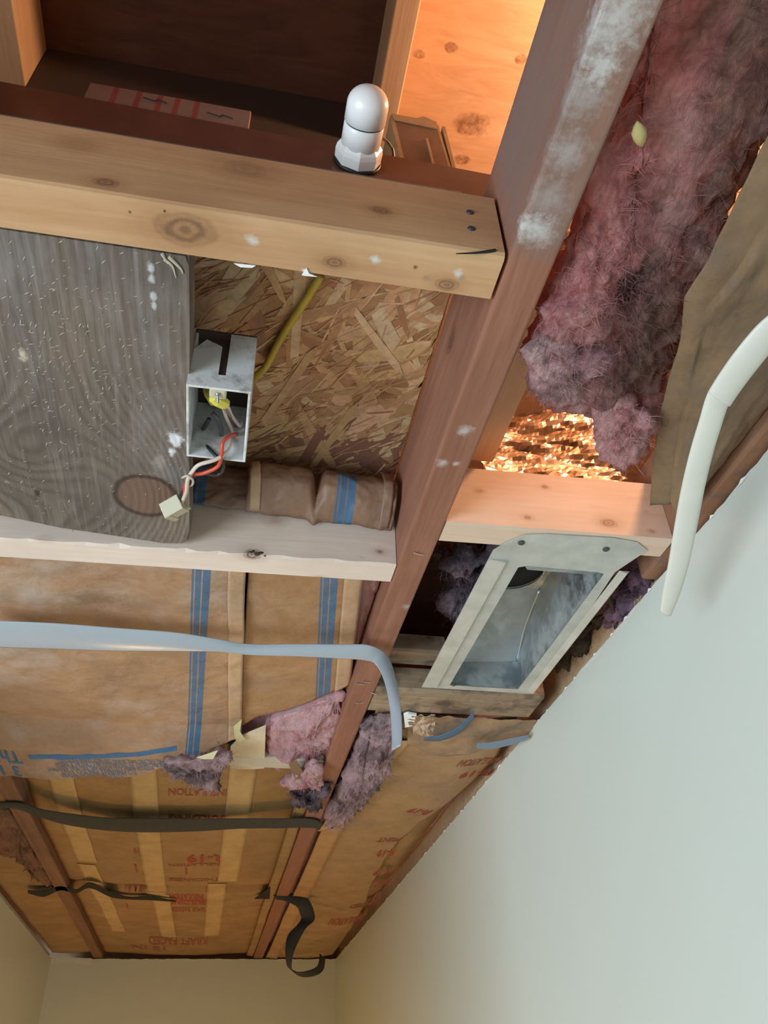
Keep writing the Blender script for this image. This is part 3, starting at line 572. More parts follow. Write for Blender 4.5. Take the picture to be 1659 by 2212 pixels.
def flf(u, v):
    x = -.0225 + .0225 * u; y = YF + .05 + (lin(LT, x) - .01 - YF - .05) * v; return drp(Vector((x + .04 * (y - .877) + .002 * nz((0, y, 0), 9, 2), y, zl(x, y) - .0022)))
M_tab = kraft('kraft_tab', (.45, .28, .165), stain=.2, scol=(.5, .42, .36), bump=.25)
sheet('stapling_tab', flf, 6, 120, M_tab, t)
wool_slab(-.41, .001, YF + .06, 1.40, .585, .685, t)
zt = lambda x, y: zl(x, y)
p = A(38, 1629, z=.569); print_text('Thickness', .088, p.x - .07, p.y, zt, M_pb, t, True, .14, 0, drp)
p = A(38, 1660, z=.569); print_text('3 1/2"', .082, p.x - .042, p.y, zt, M_pb, t, True, .084, 0, drp)
bm = B(); P = [A(a, b, z=.5695) for a, b in ((62, 1637), (110, 1636), (160, 1638), (220, 1634), (275, 1629), (320, 1624), (382, 1613))]; Q = catmull(P, 8)
vs = [[bm.verts.new(drp(Vector((q.x, q.y + d, zl(q.x, q.y + d) - .0014)))) for d in (-.012, .0, .012)] for q in Q]
for i in range(len(vs) - 1):
    for k in range(2): bm.faces.new((vs[i][k], vs[i + 1][k], vs[i + 1][k + 1], vs[i][k + 1]))
obj('printed_line', bm, M_pb, t, recalc=False)
for k, s in enumerate(('WARNING: FACING WILL BURN. DO NOT LEAVE EXPOSED.', 'FACING MUST BE INSTALLED IN CONTACT WITH', 'INTERIOR FINISH. KEEP OPEN FLAME AND HEAT AWAY.', 'TO PREVENT FIRE DO NOT', 'PLACE INSULATION WITHIN')):
    p = A(252 - k * 14, 1640 + k * 8.5, z=.5695); print_text(s, .034, p.x, p.y, zt, M_pg, t, True, (.235, .215, .19, .15, .12)[k], -.14, drp)
p = A(110, 1662, z=.5695); print_text('NOT', .03, p.x, p.y, zt, M_pb, t, True, .02, -.1, drp)
# right sheet
def zr(x, y): return zwr(x, y, .577, .003, 5)
M_kr = kraft('kraft_striped_right', (.33, .175, .085), bars(.0066, 0), -.105, .3, (.42, .30, .22), .5)
t = thing('insulation_batt', 'kraft faced batt with blue stripe between the seam and the red joist', 'insulation', (.1, 1.1, .57))
def fr(u, v):
    x = .004 + .152 * u; y1 = lin(RT, x + .03 * u) + .003 * fbm((x, 0, 0), 60, 6); y = YF + .05 + (y1 - YF - .05) * v; x = min(x + (y - .88) * (.02 + .085 * u), .186); return Vector((x, y, zr(x, y)))
sheet('kraft_facing', fr, 60, 90, M_kr, t)
def frf(u, v):
    x = .131 + .025 * u; y = YF + .05 + (lin(RT, x + .03) - YF - .05) * v; x = min(x + (y - .88) * .105, .1865); return Vector((x, y, zr(x, y) - .0025 + .006 * max(0, u - .8)))
sheet('stapling_tab', frf, 6, 60, M_tab, t)
wool_slab(.006, .184, YF + .055, 1.58, .592, .685, t, seed=4)
# crumpled roll in front of the white blocking
t = thing('insulation_batt', 'crumpled kraft batt bulging below the strand board, above the white blocking', 'insulation', (.06, .78, .62))
def roll(u, v):
    x = -.075 + .255 * u
    top = A(400 + 470 * u, 985 + 62 * math.sin(u * 2.2) - (30 if u > .9 else 0), y=.765).z
    zt_ = .690 - .012 * u; zb_ = .622 - .018 * u if u > .27 else .622
    dip = math.exp(-((u - .605) / .022) ** 2); bulge = .045 * math.sin(min(1, v * 1.02) * 3.1) ** .7 * (1 - .5 * dip) * (.55 + .45 * min(1, u / .35))
    if u < .27: bulge *= .25
    y = YF - .006 - .008 * u - bulge + .004 * fbm((x, v * .1, 0), 30, 8)
    z = zb_ + (zt_ - zb_) * v - .008 * dip * (1 - v) + .002 * fbm((x, v * .1, 2), 40, 9)
    return Vector((x, y, z))
M_ro = kraft('kraft_roll', (.23, .125, .075), bars(.1035, 0) + bars(-.083, 0), .0, .45, (.33, .25, .23), .35, sscale=9)
sheet('kraft_facing', roll, 110, 40, M_ro, t, .0015)
def rtab(u, v): q = roll(.335 - .05 + .05 * u - .03 * v, v * .9); return q + Vector((0, -.004, 0))
sheet('stapling_tab', rtab, 5, 20, M_tab, t)
def rtab2(u, v): q = roll(.93 + .05 * u, min(1, v * 1.0)); return q + Vector((.0, -.004 - .012 * max(0, v - .7), .02 * max(0, v - .6)))
sheet('stapling_tab', rtab2, 5, 24, M_ro, t)
wool_slab(-.07, .175, YF - .004, YF - .001, .64, .685, t)
# torn pink wool and cream paper at the broken end
t = thing('torn_wool', 'bright pink torn glass wool exposed beside the red joist, below the right kraft sheet', 'insulation', A(650, 1590, z=.58))
pp = [(570, 1560), (600, 1548), (650, 1532), (700, 1512), (738, 1497), (744, 1540), (738, 1590), (742, 1615), (715, 1650), (690, 1672), (660, 1658), (620, 1658), (572, 1655), (574, 1610)]
fluff('glass_wool', [A(a, b, z=.575) for a, b in pp], (0, -.3, -1), .012, .05, M_pink, t, 3, .010, 18, 900, .02, 34)
t2 = fluff('torn_wool', [A(a, b, z=.548) for a, b in ((600, 1690), (630, 1672), (660, 1650), (690, 1640), (700, 1680), (692, 1705), (670, 1690), (650, 1680), (640, 1700))], (0, -.4, -1), .014, .012, M_pink, None, 13, .010, 14, 400, .02, 40)
tag(t2, 'small peach pink wool tuft hanging in front of the torn wool', 'insulation')
t2 = fluff('torn_wool', [A(a, b, z=.55) for a, b in ((625, 1700), (650, 1712), (690, 1705), (715, 1690), (705, 1720), (690, 1738), (675, 1745), (650, 1728), (636, 1740))], (0, -.4, -1), .012, .012, M_pinkg, None, 14, .012, 14, 500, .02, 40)
tag(t2, 'grey sooty wool tuft under the bright pink torn wool', 'insulation')
t2 = fluff('torn_wool', [A(a, b, z=.528) for a, b in ((328, 1652), (365, 1638), (430, 1632), (497, 1622), (496, 1640), (478, 1670), (470, 1705), (450, 1704), (410, 1690), (370, 1672))], (0, -.4, -1), .014, .014, M_pinkm, None, 15, .010, 18, 900, .02, 34)
tag(t2, 'mauve wool strip drooping from the torn edge of the left kraft sheet', 'insulation')
M_cp = kraft('cream_paper', (.60, .50, .36), stain=.3, scol=(.42, .36, .3), bump=.2)
t = thing('cream_card', 'cream card scrap between the torn kraft and the pink wool', 'paper', A(535, 1620, z=.562))
bm = B(); prism(bm, [A(498, 1612, z=.562), A(520, 1590, z=.562), A(574, 1568, z=.562), A(571, 1660, z=.562), A(545, 1662, z=.562), A(497, 1662, z=.562)], (0, 0, .002)); obj('card', bm, M_cp, t)
bm = B(); prism(bm, [A(505, 1570, z=.556), A(522, 1555, z=.556), A(518, 1580, z=.556), A(530, 1598, z=.556), A(512, 1604, z=.556), A(506, 1590, z=.556)], (0, 0, .001)); obj('paper_curl', bm, plain('yellowed_paper', (.62, .55, .30), .8), t)
bm = B(); prism(bm, [A(425, 1637, z=.515), A(470, 1622, z=.515), A(460, 1640, z=.515), A(440, 1640, z=.515)], (0, 0, .001)); obj('paper_curl', bm, plain('pale_paper', (.75, .70, .48), .8), t)
bm = B(); prism(bm, [A(624, 1652, z=.540), A(640, 1645, z=.540), A(676, 1700, z=.540), A(648, 1706, z=.540)], (.0, .0, .0015))
tag(obj('kraft_flap', bm, kraft('dark_kraft', (.20, .12, .07), stain=0, bump=.2)), 'narrow dark kraft flap hanging below the pink wool', 'paper')
M_blk4 = wood('cream_block', (.66, .60, .48), (.55, .48, .37), 'x', g=.6)
t = thing('blocking_board', 'thin pale cross strip behind the pink torn wool', 'board', (.1, 1.6, H))
yb = A(620, 1662, z=H + .004).y; block('board', -.0, .1862, yb - .05, yb - .045, .05, H + .006, .03, M_blk4, t)
# far middle bay
def zm(x, y): u = (x + .412) / .598; return .578 - .012 * math.sin(max(0, min(1, u)) * 3.14) + .003 * fbm((x, y, 0), 6, 21) + .02 * max(0., min(1., (2.0 - y) / .28)) + (.012 * math.exp(-((y - 2.63) / .05) ** 2) if y < 2.63 else -.004 * math.exp(-((y - 2.63) / .06) ** 2))
M_km = kraft('kraft_far', (.30, .165, .062), stain=.3, scol=(.14, .095, .065), bump=.5, sscale=3)
M_tape = kraft('paper_tape', (.47, .30, .13), stain=.15, bump=.2)
t = thing('insulation_batt', 'brown kraft batt with red lettering and pale strips beyond the black strap', 'insulation', (-.1, 2.6, .57))
sheet('kraft_facing', lambda u, v: Vector((-.412 + .598 * u, 1.50 + 2.25 * v, zm(-.412 + .598 * u, 1.50 + 2.25 * v))), 60, 190, M_km, t)
def strip(x0, x1, y0, y1, dx=0., c=M_tape): sheet('paper_strip', lambda u, v: Vector((x0 + (x1 - x0) * u + dx * v, y0 + (y1 - y0) * v, zm(x0 + (x1 - x0) * u, y0 + (y1 - y0) * v) - .002)), 6, 50, c, t)
def X(px, py): return A(px, py, z=.572).x
def Y(px, py): return A(px, py, z=.572).y
strip(X(98, 1700), X(155, 1700), 1.5, Y(170, 1860)); strip(X(168, 1870), X(208, 1870), Y(180, 1866), Y(240, 2012), .02)
strip(X(278, 1700), X(338, 1700), 1.5, Y(340, 1925)); strip(X(330, 1945), X(368, 1945), Y(350, 1925), Y(350, 2020), .012)
strip(X(490, 1720), X(547, 1720), 1.5, Y(500, 1902)); strip(X(449, 1908), X(490, 1908), Y(470, 1905), Y(465, 2018))
def pr(body, px0, px1, py, size, m=M_pr):
    xa, ya = X(px0, py), Y((px0 + px1) / 2, py); print_text(body, size, (xa + X(px1, py)) / 2, ya, zm, m, t, True, X(px1, py) - xa)
pr('INSULATION', 362, 490, 1716, .05, M_pr2); pr('BUILDING', 364, 490, 1762, .075); pr('R-19', 246, 305, 1766, .09)
pr('R-19', 405, 488, 1842, .11); pr('INSULATION', 365, 480, 1860, .035, M_pr2); pr('THICKNESS', 365, 475, 1893, .05, M_pr2)
pr('INSULATION', 366, 440, 1924, .14); pr('BUILDING', 364, 445, 1940, .09); pr('INSULATION', 270, 318, 1916, .09, M_pr2); pr('R-19', 288, 316, 1828, .07, M_pr2)
pr('KRAFT FACED', 320, 450, 2022, .2, M_pr2); pr('15 IN', 285, 360, 2040, .12, M_pr2); pr('VAPOR BARRIER', 370, 450, 1955, .1, M_pr2)
for px, py in ((295, 1870), (403, 1875), (477, 1872), (275, 1955)):
    bm = B(); x, y = X(px, py), Y(px, py); v = [bm.verts.new((x + a, y + b, zm(x, y) - .0016)) for a, b in ((-.003, -.04), (.003, -.04), (.003, .04), (-.003, .04))]; bm.faces.new(v); obj('printed_line', bm, M_pr2, t, recalc=False)
# black strip painting the dark gap of a tear across the far batt
M_tear = plain('black_shadow_paper', (.012, .01, .009), .95)  # black for the shade inside torn paper
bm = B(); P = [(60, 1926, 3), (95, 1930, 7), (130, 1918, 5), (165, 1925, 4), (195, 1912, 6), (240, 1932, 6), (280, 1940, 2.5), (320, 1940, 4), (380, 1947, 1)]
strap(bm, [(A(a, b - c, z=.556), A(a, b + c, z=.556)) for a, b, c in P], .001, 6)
tag(obj('black_tear_strip', bm, M_tear), 'dark ragged tear painted as a thin black tape strip crossing the far left joist', 'tape')
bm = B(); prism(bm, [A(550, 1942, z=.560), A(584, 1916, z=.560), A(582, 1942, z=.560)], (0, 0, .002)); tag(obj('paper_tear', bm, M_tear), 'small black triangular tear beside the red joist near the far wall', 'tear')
wool_slab(-.41, .184, 1.585, 3.74, .60, .69, t, seed=7)
# far left bay
t = thing('insulation_batt', 'brown kraft batt squeezed between the left wall and the left joist', 'insulation', (-.53, 2.6, .57))
sheet('kraft_facing', lambda u, v: Vector((-.609 + .158 * u, 1.7 + 2.04 * v, .574 - .004 * math.sin(u * 3) + .003 * fbm((u, v * 9, 0), 2, 31))), 16, 90, M_km, t)
wool_slab(-.608, -.452, 1.75, 3.74, .60, .69, t, seed=8)
M_pinkb = wool('brown_pink_wool', (.34, .19, .14), (.42, .24, .17), (.2, .12, .08), .5, 14)
t2 = fluff('torn_wool', [A(a, b, z=.562) for a, b in ((-40, 1745), (20, 1748), (60, 1810), (100, 1880), (118, 1915), (90, 1905), (55, 1870), (20, 1840), (-30, 1830))], (0, 0, -1), .010, .012, M_pinkb, None, 33, .008, 12, 300, .02, 40)
tag(t2, 'brownish pink wool strip left of the far left joist', 'insulation')
# tabs of the batts beside the main joist, far end
def tabs(name, label, x0, x1, y0, y1, z, mat): 
    o = sheet(name, lambda u, v: Vector((x0 + (x1 - x0) * u + .004 * nz((0, v * 7, 0), 1, 3), y0 + (y1 - y0) * v, z + .004 * (1 - u))), 4, 60, mat, None); return tag(o, label, 'paper')
tabs('kraft_tab', 'folded kraft tab just left of the red joist near the far wall', .158, .184, 1.75, 3.74, .560, M_km)
tabs('kraft_tab', 'folded kraft tab just right of the red joist near the far wall', .238, .285, 1.85, 3.74, .552, kraft('kraft_tab_far', (.40, .22, .10), stain=.2, bump=.2))
# ---------------------------------------------------------------- right bay, beyond the old blocking
def za(x, y): u = (x - .25) / .25; return .566 - .010 * math.sin(max(0, min(1, u)) * 3.0) + .004 * fbm((x, y, 0), 7, 41) + .045 * max(0, u - .8) ** 1.5
XR = [(1.25, .50), (1.45, .525), (1.62, .525), (1.75, .50), (1.87, .462), (2.0, .445), (2.2, .44), (2.5, .46), (2.8, .49), (3.2, .51), (3.75, .52)]
def fa(u, v): y = 1.25 + 2.5 * v; x = .245 + (lin(XR, y) - .245) * u; return Vector((x, y, za(x, y)))
M_ka = kraft('kraft_right_bay', (.335, .20, .095), stain=.45, scol=(.20, .155, .125), bump=.5, sscale=4)
t = thing('insulation_batt', 'sagging kraft batt with red print between the red joist and the right wall', 'insulation', (.38, 2.3, .55))
sheet('kraft_facing', fa, 40, 170, M_ka, t)
wool_slab(.24, .44, 1.30, 3.74, .61, .69, t, seed=9)
def fta(u, v): y = 1.27 + .75 * v; q = A(856 - 170 * v + 34 * u * (1 - .5 * v), 1600 + 195 * v, z=.552); return q + Vector((0, 0, .006 * (1 - v) * 0))
sheet('stapling_tab', fta, 6, 40, kraft('kraft_tab_pale', (.44, .265, .14), stain=.2, bump=.25), t)
def prA(body, px, py, size, width=None, ang=.0, m=M_pr): q = A(px, py, z=.556); print_text(body, size, q.x, q.y, za, m, t, True, width, ang)
prA('R-19', 1035, 1680, .05, .07, .0); prA('INSULATION', 1045, 1648, .05, .09, .1, M_pr2); prA('R-19', 915, 1752, .04, .06, .5); prA('R-19', 838, 1838, .07, .045); prA('R-19', 830, 1880, .1, .045); prA('INSULATION', 825, 1905, .12, .05, 0, M_pr2); prA('FACED', 790, 1955, .1, .09, 0, M_pr2); prA('INSULATION', 755, 1985, .16, .12, 0, M_pr2); prA('PRINT', 845, 1810, .06, .06, 0, M_pr2)
t = thing('insulation_batt', 'second bulging kraft batt tucked against the right wall edge', 'insulation', (.49, 2.0, .58))
sheet('kraft_facing', lambda u, v: Vector((.415 + .113 * u, 1.40 + 2.3 * v, .598 - .026 * math.sin(u * 3.14) * (.5 + .5 * math.sin(min(1, v * 1.5) * 3.14)) + .005 * fbm((u * .2, v * 2, 0), 9, 51))), 20, 90, kraft('kraft_wall_side', (.34, .20, .085), stain=.35, scol=(.13, .09, .06), bump=.5), t)
wool_slab(.445, .55, 1.42, 3.74, .615, .69, t, seed=10)
def cr(u, v):
    q = A(880 + 290 * u, 1545 + (62 + 20 * math.sin(u * 5)) * v + 14 * u, z=.549)
    ridge = .016 * math.sin(u * 9 + v * 2) * math.sin(v * 3.0); return q + Vector((0, 0, -.002 * math.sin(v * 3.1) + ridge * .4 + .005 * fbm(q, 30, 61)))
M_kc = kraft('kraft_crumple_blue', (.30, .18, .10), [], 0, .55, (.12, .11, .125), .6, sscale=16)
t = thing('crumpled_paper', 'crumpled kraft paper with a blue stripe under the old stained blocking', 'paper', A(1000, 1580, z=.57))
sheet('paper', cr, 60, 24, M_kc, t)
def swoosh(u, v):
    c = catmull([(915, 1598, 0), (950, 1596, 0), (985, 1583, 0), (1010, 1562, 0), (1024, 1546, 0)], 12); q = c[int(u * (len(c) - 1))]; w_ = 3 + 13 * math.sin(min(1, u * 1.05 + .1) * 1.9)
    return A(q.x, q.y + (v - .7) * w_, z=.534)
M_bl = plain('blue_printed_paper', (.07, .13, .20), .7, var=.3)
sheet('blue_stripe', swoosh, 40, 4, M_bl, t)
bm = B(); strap(bm, [(A(a, b, z=.532), A(a, b + h, z=.532)) for a, b, h in ((1030, 1606, 10), (1060, 1604, 14), (1100, 1596, 14), (1140, 1588, 10))], .0006, 6); obj('blue_stripe', bm, plain('pale_blue_print', (.17, .25, .34), .6), t)
bm = B(); prism(bm, [A(a, b, z=.548) for a, b in ((872, 1545), (882, 1542), (900, 1545), (892, 1568), (875, 1572))], (0, .0, .004)); tag(obj('paper_scrap', bm, M_wp), 'white torn paper scrap beside the hanging grey strap end', 'paper')
def ccr(u, v): q = A(892 + 48 * u, 1545 + 44 * v, z=.550); return q + Vector((0, 0, .006 * fbm(q, 90, 66)))
tag(sheet('crumpled_paper', ccr, 12, 12, kraft('tan_crumple', (.50, .34, .23), stain=.3, bump=.4), None, smooth=False), 'small tan crumpled wrapper beside the white paper scrap', 'paper')
pk = [(792, 1548), (835, 1542), (868, 1552), (862, 1600), (840, 1655), (810, 1700), (775, 1745), (735, 1785), (708, 1790), (698, 1772), (720, 1725), (750, 1665), (775, 1600)]
t2 = fluff('torn_wool', [A(a, b, z=.552) for a, b in pk], (.2, -.3, -1), .022, .03, M_pinkm, None, 23, .012, 20, 2200, .02, 30)
tag(t2, 'long mauve and grey wool roll hanging right of the red joist', 'insulation')
# behind the duct boot
t2 = fluff('torn_wool', [A(a, b, z=.62) for a, b in ((962, 1180), (1020, 1175), (1075, 1178), (1060, 1240), (1030, 1290), (985, 1330), (968, 1340), (960, 1290), (958, 1230))], (0, -.6, -1), .03, .03, M_pinkg, None, 26, .022, 18, 1200, .02, 24)
tag(t2, 'dark mauve wool hanging left of the duct boot', 'insulation')
t2 = fluff('torn_wool', [A(a, b, z=.60) for a, b in ((1300, 1260), (1370, 1205), (1445, 1200), (1470, 1215), (1420, 1290), (1370, 1350), (1330, 1360), (1295, 1330))], (-.2, -.5, -1), .03, .03, wool('purple_wool', (.30, .17, .25), (.42, .27, .38), (.09, .06, .07), .5, 14), None, 27, .022, 18, 1500, .02, 24)
tag(t2, 'purple pink wool between the duct boot and the right wall', 'insulation')
t2 = fluff('torn_wool', [A(a, b, z=.61) for a, b in ((1225, 1390), (1285, 1330), (1350, 1330), (1340, 1390), (1280, 1450), (1220, 1460), (1200, 1440))], (-.2, -.5, -1), .02, .03, wool('brown_wool', (.16, .13, .10), (.25, .2, .14), (.05, .04, .035), .5, 14), None, 28, .018, 14, 700, .02, 24)
tag(t2, 'brownish dusty wool between the duct boot and the wall edge', 'insulation')
bm = B(); tube(bm, [A(1315, 1285, z=.585), A(1325, 1320, z=.58), A(1334, 1372, z=.575)], .004, 6, 4)
tag(obj('twig', bm, M_dk), 'thin dark stick in front of the purple wool', 'stick')
bm = B(); box(bm, .2265, .5115, .86, 1.9, .715, .725); tag(obj('attic_board', bm, wood('dark_attic_board', (.12, .05, .032), (.07, .03, .02), 'x')), 'dark reddish boards above the duct boot', 'board')
# ---------------------------------------------------------------- duct boot
nb = NB('galvanised_steel'); vz = nb.n('TexVoronoi', {'Vector': nb.pos, 'Scale': 90.}).outputs[1]
du = nb.rng(nb.noise(16, None, 7, .7), .42, .66)
col = nb.mix(nb.rng(vz, 0, 1, 0, .25), (.48, .53, .55), (.36, .41, .44)); col = nb.mix(nb.math('MULTIPLY', du, .75), col, (.37, .35, .31))
nb.bump(nb.noise(45, None, 5, .6), .25, .002); M_gal = nb.fin(col, nb.rng(du, 0, 1, .34, .7), nb.rng(du, 0, 1, .9, .15), .5)
M_fl = plain('dusty_zinc_flange', (.56, .56, .51), .5, .25, .5, var=.45, scale=30)
zf = H - .0012; ox0, ox1, oy0, oy1 = .297, .486, .712, 1.140; ix0, ix1, iy0, iy1 = .340, .456, .778, 1.127
t = thing('duct_boot', 'galvanised metal duct boot with a wide flange and open rectangular mouth', 'duct', ((ox0 + ox1) / 2, .9, zf))
bm = B()
O = [(ox0, .752), (ox0 + .010, .735), (ox0 + .028, .715), (ox0 + .055, .709), (ox1 - .05, .704), (ox1 - .018, .708), (ox1 + .002, .722), (ox1 - .018, .775), (ox1, oy1), (ox0, oy1)]
I = [(ix0, iy0 + .02), (ix0, iy0 + .012), (ix0, iy0 + .005), (ix0 + .01, iy0), (ix1 - .01, iy0), (ix1, iy0 + .003), (ix1, iy0 + .008), (ix1, iy0 + .02), (ix1, iy1), (ix0, iy1)]
ov = [bm.verts.new((a, b, zf)) for a, b in O]; iv = [bm.verts.new((a, b, zf)) for a, b in I]
for k in range(10): bm.faces.new((ov[k], ov[(k + 1) % 10], iv[(k + 1) % 10], iv[k]))
o = obj('flange', bm, M_fl, t); s = o.modifiers.new('metal', 'SOLIDIFY'); s.thickness = .0012; s.offset = -1 if False else 0
for x_, dx in ((ox0, .022), (ox1 - .014, .010)):
    bm = B(); prism(bm, [Vector((x_, .77, zf - .0008)), Vector((x_ + dx, .77, zf - .0045)), Vector((x_ + dx + .004, .77, zf - .0008))], (0, oy1 - .78, 0)); obj('fold', bm, M_fl, t)
bm = B(); C1 = A(1165, 1272, z=.655); C2 = A(1116, 1428, y=iy1); FLt = A(1000, 1432, y=iy1); zT = .660
V = {k: bm.verts.new(p) for k, p in dict(NL=(ix0, iy0 + .003, H), NR=(ix1, iy0 + .003, H), FR=(ix1, iy1, H), FL=(ix0, iy1, H), NLt=(ix0, iy0, zT), NRt=(ix1, iy0, zT), C1=C1, C2=C2, FLt=(ix0, iy1, FLt.z), L1=(ix0, C1.y, zT), R1=(ix1, C1.y, zT - .03)).items()}
for f in (('NL', 'NR', 'NRt', 'NLt'), ('NL', 'NLt', 'L1', 'FLt', 'FL'), ('FL', 'FLt', 'C2', 'FR'), ('NR', 'FR', 'R1', 'NRt'), ('NLt', 'NRt', 'R1', 'C1', 'L1'), ('L1', 'C1', 'C2', 'FLt'), ('R1', 'FR', 'C2', 'C1')): bm.faces.new([V[k] for k in f])
obj('body', bm, M_gal, t)
bm = B(); tube(bm, [C1 + Vector((0, 0, -.001)), (C1 + C2) / 2 + Vector((-.004, 0, .000)), C2 + Vector((0, -.001, -.001))], .0022, 8, 8); obj('seam', bm, plain('crease_highlight', (.75, .85, .9), .22, 1.), t, True)  # pale tube paints the bright highlight along the crease
bm = B(); prism(bm, [Vector((ix0 + .006, iy0, H)), Vector((ix1 - .004, iy0, H)), Vector((ix1 - .004, iy0 + .026, H + .012)), Vector((ix0 + .022, iy0 + .028, H + .012))], (0, 0, .0012)); obj('lip', bm, M_gal, t)
hc = A(1152, 1253, z=zT - .003); bm = B(); R_ = .047; hx = ix0 + .052
cyl = [(k * 2 * math.pi / 36) for k in range(36)]; hcv = Vector((hx, hc.y - .035, zT - .014))
tube(bm, [hcv + Vector((math.cos(a) * R_, math.sin(a) * R_, -.002)) for a in cyl + [0]], .0022, 6, 2); obj('collar_rim', bm, M_gal, t, True)
bm = B(); lathe(bm, hcv + Vector((0, 0, .06)), hcv + Vector((0, 0, .0005)), [(0, R_ - .004), (1, R_ - .001)], 36); obj('collar', bm, plain('collar_shade', (.012, .013, .014), .9), t, True)  # capped black plug paints the dark inside of the open collar
for px, py in ((1126, 1172), (1309, 1186), (980, 1478), (1020, 1338)):
    p = A(px, py, z=zf - .001); bm = B(); lathe(bm, p, p - Vector((0, 0, .0025)), [(0, .0042), (.5, .0042), (1, .0025)], 10); obj('screw', bm, plain('dark_screw', (.10, .11, .10), .5, .8), t)
# ---------------------------------------------------------------- near right bay: foil, planks, hanging batt, cable
nb = NB('copper_lit_foil'); nb.bump(nb.noise(40, None, 3, .5, 1.), .25, .003); M_foil = nb.fin(nb.mix(nb.rng(nb.noise(14, None, 4), .4, .65), (.50, .42, .36), (.26, .17, .12)), .36, 1.)  # orange lamp reflection put into the copper foil colour
def ff(u, v):
    x = .300 + .210 * u; y = .752 + .07 * v + .02 * math.sin(u * 5) * v; z = .646 + .235 * v
    p = Vector((x * .55, 0, z * 1.5 + x * .4)); return Vector((x, y - .016 * noise.ridged_multi_fractal(p * 9, .9, 2.1, 3, 1.0, 2.0) * .5 + .009 * nz(p, 34, 3) + .0035 * nz(p, 110, 5), z + .003 * nz(p, 90, 8)))
tag(sheet('foil_facing', ff, 34, 40, M_foil, None, smooth=False), 'crinkled shiny foil sheet glowing copper above the orange blocking', 'foil')
bm = B(); box(bm, .20, .312, .41, .748, .6955, .714, .002)
tag(obj('attic_board', bm, wood('attic_floor_board', (.70, .52, .34), (.58, .40, .25), 'y')), 'pale plank lying on the red joist beside the foil', 'board')
hb = [(1440, -90, .615), (1398, -10, .61), (1352, 130, .605), (1312, 240, .60), (1262, 390, .59), (1232, 470, .585), (1200, 555, .578), (1168, 640, .572), (1150, 695, .568), (1130, 755, .563), (1136, 812, .56), (1163, 868, .56), (1212, 886, .56), (1268, 888, .558), (1284, 950, .556), (1318, 990, .556), (1362, 992, .556), (1400, 950, .556), (1428, 900, .56), (1460, 800, .566), (1485, 700, .57), (1515, 610, .572), (1580, 450, .578), (1660, 300, .585), (1720, 180, .59), (1780, -90, .61)]
t = thing('insulation_batt', 'big dirty pink glass wool batt hanging out of the bay, glowing at its left edge', 'insulation', A(1400, 500, z=.57))
nb = NB('hanging_batt_wool'); x, y, z = nb.sep()
a = nb.noise(22, None, 6, .7); col = nb.mix(nb.rng(a, .34, .66), (.56, .20, .21), (.70, .40, .38))
dc = nb.dist(A(1330, 620, z=.56), (1, .75, 0)); dm = nb.rng(nb.math('ADD', nb.noise(13, nb.stretch(1.6, .8, 1), 8, .75, .6), nb.math('MULTIPLY', nb.math('SUBTRACT', x, .275), 3.6)), .40, .70)
dm = nb.math('MULTIPLY', dm, nb.rng(y, .52, .45, .2, 1)); col = nb.mix(nb.math('MULTIPLY', dm, .9), col, nb.mix(nb.rng(nb.noise(70, None, 5), .3, .7), (.27, .18, .14), (.085, .055, .045)))
nb.bump(nb.noise(150, nb.stretch(1, .4, 2), 5, .75, 1.2), .9, .004); nb.fin(col, .95, 0, .1)
tr = nb.n('BsdfTranslucent', {'Color': col}).outputs[0]; ms = nb.n('MixShader', {0: .42, 1: nb.b.outputs[0], 2: tr}).outputs[0]; nb.t.links.new(ms, nb.out.inputs['Surface']); M_hang = nb.m
fluff('glass_wool', [A(a, b, z=c) for a, b, c in hb], (-.1, -.25, -1), .020, .055, M_hang, t, 42, .013, 40, 6000, .016, 17)
lump = [(1285, 880, .552), (1330, 860, .552), (1390, 870, .552), (1415, 910, .552), (1395, 955, .552), (1350, 996, .552), (1310, 985, .552), (1288, 940, .552)]
fluff('wool_lump', [A(a, b, z=c - .008) for a, b, c in lump], (0, -.4, -1), .016, .02, wool('rosy_wool', (.60, .24, .25), (.74, .46, .43), (.3, .2, .18), .2, 14), t, 43, .009, 16, 700, .012, 34)
fluff('wool_lump', [A(a, b, z=.553) for a, b in ((1135, 760), (1180, 720), (1260, 735), (1330, 780), (1300, 850), (1230, 878), (1165, 860))], (0, -.4, -1), .014, .02, wool('pale_mauve_wool', (.60, .30, .32), (.74, .52, .49), (.24, .15, .13), .35, 11), t, 44, .008, 18, 1200, .012, 30)
bm = B(); lathe(bm, A(1376, 262, z=.565), A(1386, 318, z=.565), [(0, .0004), (.15, .003), (.4, .0055), (.6, .005), (.8, .0035), (1, .0004)], 12); obj('yellow_tuft', bm, plain('yellowed_wool', (.50, .40, .17), .95, var=.5, scale=90), t, True)
L1 = [(1720, 190), (1659, 290), (1590, 430), (1530, 560), (1480, 640), (1470, 735), (1442, 830), (1424, 900), (1410, 1000), (1404, 1091)]
L2 = [(1800, 215), (1740, 315), (1665, 470), (1590, 590), (1530, 660), (1507, 740), (1487, 850), (1468, 930), (1456, 1010), (1449, 1088)]
